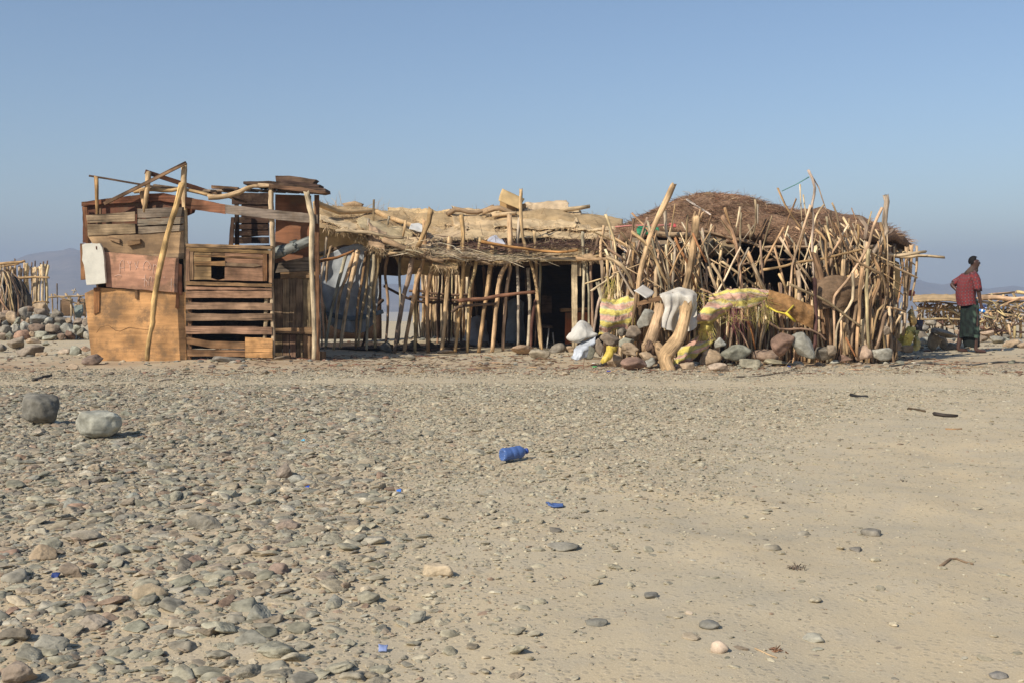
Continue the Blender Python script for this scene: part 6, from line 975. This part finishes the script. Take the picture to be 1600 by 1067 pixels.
for x0, x1 in ((510, 600), (640, 720)):
    a = [q5(x0, 470), q5(x1, 465)]; b = [q5(x0 + 5, 610), q5(x1, 610)]; sheet(MB(), [[(*a[0], 31.4), (*a[1], 31.4)], [(*b[0], 31.4), (*b[1], 31.4)]], 10, 10, lin((128, 100, 72)), .03, .05, 2, x0).build('mat', M['straw'], pl_)
o = sheet(MB(), [[(*q5(625, 530), 30.4), (*q5(690, 520), 30.4)], [(*q5(625, 570), 30.2), (*q5(690, 575), 30.2)], [(*q5(635, 612), 30.3), (*q5(680, 615), 30.3)]], 12, 12, lin((120, 128, 118)), .1, .06, 3, 3).build('sack', M['cloth']); tag(o, 'grey green sack standing against the low pen at left', 'sack')
# ------------------------------------------------------------------ goat pens behind, right
q8 = lambda a, b: (1400 + a / 4.64, 370 + b / 4.64)
def pen(name, at, lab, sticks, Y):
    t = thing(name, W(at, 530, Y) * np.array([1, 1, 0]), lab, 'pen')
    for k in range(44): x0 = R.uniform(170, 470) if at < 1500 else R.uniform(600, 940); y0 = R.uniform(480, 620) if at < 1500 else R.uniform(450, 690); sticks = sticks + [([(x0, y0), (x0 + R.gauss(0, 30), y0 + R.uniform(-50, 50)), (x0 + R.gauss(0, 60), y0 + R.uniform(-80, 80))], R.uniform(1.6, 3), R.choice([TA, PA, DA]))]
    for P, w_, c in sticks: stick(MB(), [q8(*p) for p in P], w_, Y + R.uniform(-.5, .5), lin(tuple(v + R.uniform(-8, 8) for v in c)), seg=7).build('pole', M['branch'], t)
    return t
TA, PA, DA = (190, 158, 116), (214, 182, 132), (126, 102, 78)
RQ = random.Random(9)
A_ = [([(150, 470), (300, 478), (480, 490)], 3, TA), ([(160, 520), (330, 530), (480, 560)], 3, PA), ([(180, 600), (350, 590), (480, 600)], 3, TA), ([(210, 480), (190, 610)], 3, TA), ([(300, 500), (250, 560), (230, 620)], 3, PA), ([(340, 500), (350, 600)], 4, PA), ([(430, 560), (435, 640)], 5, TA), ([(400, 490), (405, 610)], 3, TA), ([(260, 560), (320, 600)], 3, DA), ([(180, 490), (170, 620)], 3, DA), ([(450, 500), (470, 600)], 3, TA), ([(150, 540), (260, 500), (330, 490)], 2.5, DA), ([(220, 545), (440, 520)], 2.5, PA), ([(330, 480), (280, 560)], 2.5, TA), ([(380, 520), (480, 580)], 3, TA)]
pa = pen('goat_pen', 1468, 'low pen of tangled poles under a straw mat roof left of the person', A_, 26.0)
sheet(MB(), [[(1427, 468, 25.2), (1460, 467, 25.2), (1508, 471, 25.2)], [(1427, 463, 25.9), (1460, 462, 25.9), (1508, 463, 25.9)], [(1427, 463, 27), (1460, 463, 27), (1508, 464, 27)]], 14, 40, lin((184, 152, 108)), .04, .06, 2.5, 5, fray=.6).build('mat_roof', M['straw'], pa)
B_ = [([(600, 445), (700, 420), (870, 405), (960, 422)], 4, TA), ([(600, 458), (760, 450), (960, 440)], 8, PA), ([(600, 475), (750, 485), (960, 470)], 4, TA), ([(700, 415), (690, 470), (655, 530)], 4, TA), ([(775, 415), (772, 560)], 4, PA), ([(850, 410), (880, 470), (890, 580)], 4, TA), ([(640, 550), (780, 560), (960, 585)], 4, PA), ([(610, 660), (760, 675), (960, 690)], 4, DA), ([(680, 550), (690, 600), (700, 665)], 5, TA), ([(740, 555), (720, 600), (700, 640)], 3, TA), ([(750, 560), (790, 620), (810, 680)], 5, PA), ([(900, 580), (905, 740)], 5, PA), ([(860, 650), (860, 740)], 4, TA), ([(820, 640), (835, 740)], 4, PA), ([(930, 590), (945, 720)], 4, TA), ([(650, 520), (750, 500), (900, 520)], 3, TA), ([(640, 600), (650, 670)], 4, TA), ([(720, 440), (880, 500), (950, 560)], 3, DA), ([(660, 480), (760, 560)], 3, DA), ([(800, 520), (940, 560)], 3, TA), ([(770, 670), (768, 740)], 4, TA), ([(735, 670), (730, 730)], 4, PA), ([(610, 430), (860, 402)], 3, DA), ([(880, 405), (980, 418)], 5, PA)]
pb = pen('goat_pen', 1568, 'open pen of thick pale poles right of the person', B_, 25.6)
o = sheet(MB(), [[(*q8(690, 515), 26.2), (*q8(860, 525), 26.2)], [(*q8(690, 560), 26.1), (*q8(855, 580), 26.1)], [(*q8(740, 590), 26.2), (*q8(850, 615), 26.2)]], 12, 20, lin((52, 50, 50)), .02, .05, 3, 6).build('dark_sheet', M['cloth']); tag(o, 'dark sheet hanging inside the open pen at right', 'sheet')
o = sheet(MB(), [[(1535, 477, 25.4), (1541, 476, 25.4)], [(1535, 482, 25.3), (1542, 482, 25.3)]], 6, 6, lin((150, 170, 220)), .03, .02, 6, 8).build('plastic_scrap', M['paint']); tag(o, 'bluish white scrap on the poles just right of the person', 'scrap')
ff_ = thing('stick_fence', W(1530, 530, 27.6) * np.array([1, 1, 0]), 'low rough stick fence running behind the goat pens', 'fence')
for i in range(74):
    x = RQ.uniform(1428, 1650); y = RQ.uniform(474, 500); stick(MB(), [(x + RQ.gauss(0, 5), y), (x, (y + 526) / 2), (x + RQ.gauss(0, 3), 527)], RQ.uniform(1.6, 3.2), 27.6 + RQ.uniform(-.3, .3), tc(TAN + BRN, 10), seg=6, res=.25).build('stake', M['branch'], ff_)
for i in range(22):
    x = RQ.uniform(1430, 1640); y = RQ.uniform(480, 520); stick(MB(), [(x - 22, y + RQ.gauss(0, 4)), (x, y), (x + 22, y + RQ.gauss(0, 5))], RQ.uniform(1.8, 3), 27.3, tc(TAN + BRN, 10), seg=6, res=.25).build('rail', M['branch'], ff_)
# stones and slabs at right
RS = [(280, 760, 120, 140, (178, 146, 106), 'big tan rounded boulder left of the person'), (345, 700, 210, 60, (150, 134, 116), 'flat slab resting on the big tan boulder'), (410, 800, 115, 62, (132, 120, 104), 'brown grey boulder just behind the person feet'), (200, 665, 90, 55, (104, 104, 102), 'dark grey stone behind the faded yellow bag'), (190, 715, 95, 60, (110, 100, 90), 'dark brown stone below the dark grey stone'), (250, 625, 90, 40, (160, 148, 128), 'pale stone on top of the right rubble'), (300, 640, 60, 40, (176, 150, 120), 'tan stone behind the flat slab'), (210, 825, 80, 30, (130, 126, 116), 'low grey stone left of the big tan boulder'), (740, 745, 120, 60, (138, 136, 122), 'grey stone before the open pen'), (840, 762, 110, 42, (128, 132, 126), 'flat bluish grey stone before the open pen'), (660, 710, 100, 60, (190, 156, 124), 'tan earth clod right of the person'), (915, 842, 50, 32, (90, 84, 78), 'dark stone at the right edge of the picture'), (800, 725, 60, 35, (150, 144, 130), 'small grey stone behind the flat bluish one'), (390, 655, 70, 30, (170, 140, 108), 'small tan stone under the pen poles'), (130, 800, 70, 40, (104, 92, 82), 'dark rubble stone under the yellow bags'), (450, 690, 60, 40, (160, 130, 104), 'brown stone beside the slab'), (340, 770, 90, 110, (184, 154, 118), 'pale tan boulder half hidden behind the person')]
for i, (a, b, w_, h_, c, lab) in enumerate(RS):
    x, y = q8(a, b); w_, h_ = w_ / 4.64, h_ / 4.64; Y = max(20.9, min(24.5, GY(y + h_ / 2))) if b > 690 else 23.6
    if b in (700,): Y = 20.9
    s = Y / F; rock('boulder', W(x, y, Y), (w_ * s, w_ * s * .8, h_ * s), c, 1300 + i, lab, 'boulders by the goat pens', tilt=.18 if b == 700 else R.uniform(-.1, .1))
o = sheet(MB(), [[(1427, 500, 19.6), (1434, 498, 19.6), (1441, 503, 19.6)], [(1428, 508, 19.5), (1435, 508, 19.4), (1441, 510, 19.5)], [(1428, 518, 19.5), (1434, 516, 19.5), (1438, 514, 19.6)]], 12, 12, lin((70, 66, 76)), .05, .06, 6, 61).build('rag', M['rag']); tag(o, 'dark crumpled rag on stones behind the yellow bags', 'rag')
for i in range(34):
    x = R.uniform(1425, 1640); Y = R.uniform(21.5, 25); w_ = R.uniform(.1, .35); p = W(x, 500, Y); z = float(height(p[0], p[1])); rock('stone', (p[0], p[1], z + w_ * .2), (w_, w_ * .8, w_ * .55), R.choice([TN, BR, GG, (184, 156, 124), PG]), 1400 + i, 'loose stone on the ground around the goat pens', 'loose stones around the goat pens', sub=3)
# ------------------------------------------------------------------ haze in the air
import bmesh
hz = bpy.data.meshes.new('haze'); b = bmesh.new(); bmesh.ops.create_cube(b, size=1.0); b.to_mesh(hz); b.free()
ho = bpy.data.objects.new('haze', hz); COL.objects.link(ho); ho.scale = (5400, 5400, 120); ho.location = (0, 0, -24 + 60); ho['kind'] = 'stuff'; ho['label'] = 'pale dusty haze over the plain'
hm = bpy.data.materials.new('haze'); hm.use_nodes = True; t = hm.node_tree; t.nodes.clear(); ou = t.nodes.new('ShaderNodeOutputMaterial'); pv = t.nodes.new('ShaderNodeVolumePrincipled')
pv.inputs['Color'].default_value = (.37, .46, .62, 1); pv.inputs['Density'].default_value = .0008; pv.inputs['Anisotropy'].default_value = .0; t.links.new(pv.outputs[0], ou.inputs['Volume']); hz.materials.append(hm)
from collections import defaultdict
bpy.context.view_layer.update()
by = defaultdict(list)
for o in bpy.data.objects:
    if o.parent is None and o.get('label') and o.get('category'): by[o['label']].append(o)
SZ = {2: ('larger', 'smaller'), 3: ('largest', 'middle sized', 'smallest'), 4: ('largest', 'second largest', 'second smallest', 'smallest')}
for lab, os_ in by.items():             # look-alikes that sit close together are told apart by size
    if len(os_) in SZ:
        for o, wd in zip(sorted(os_, key=lambda q: -max(q.dimensions)), SZ[len(os_)]): o['label'] = wd + ' ' + lab
for o in bpy.data.objects:
    if '_at' in o.keys(): del o['_at']
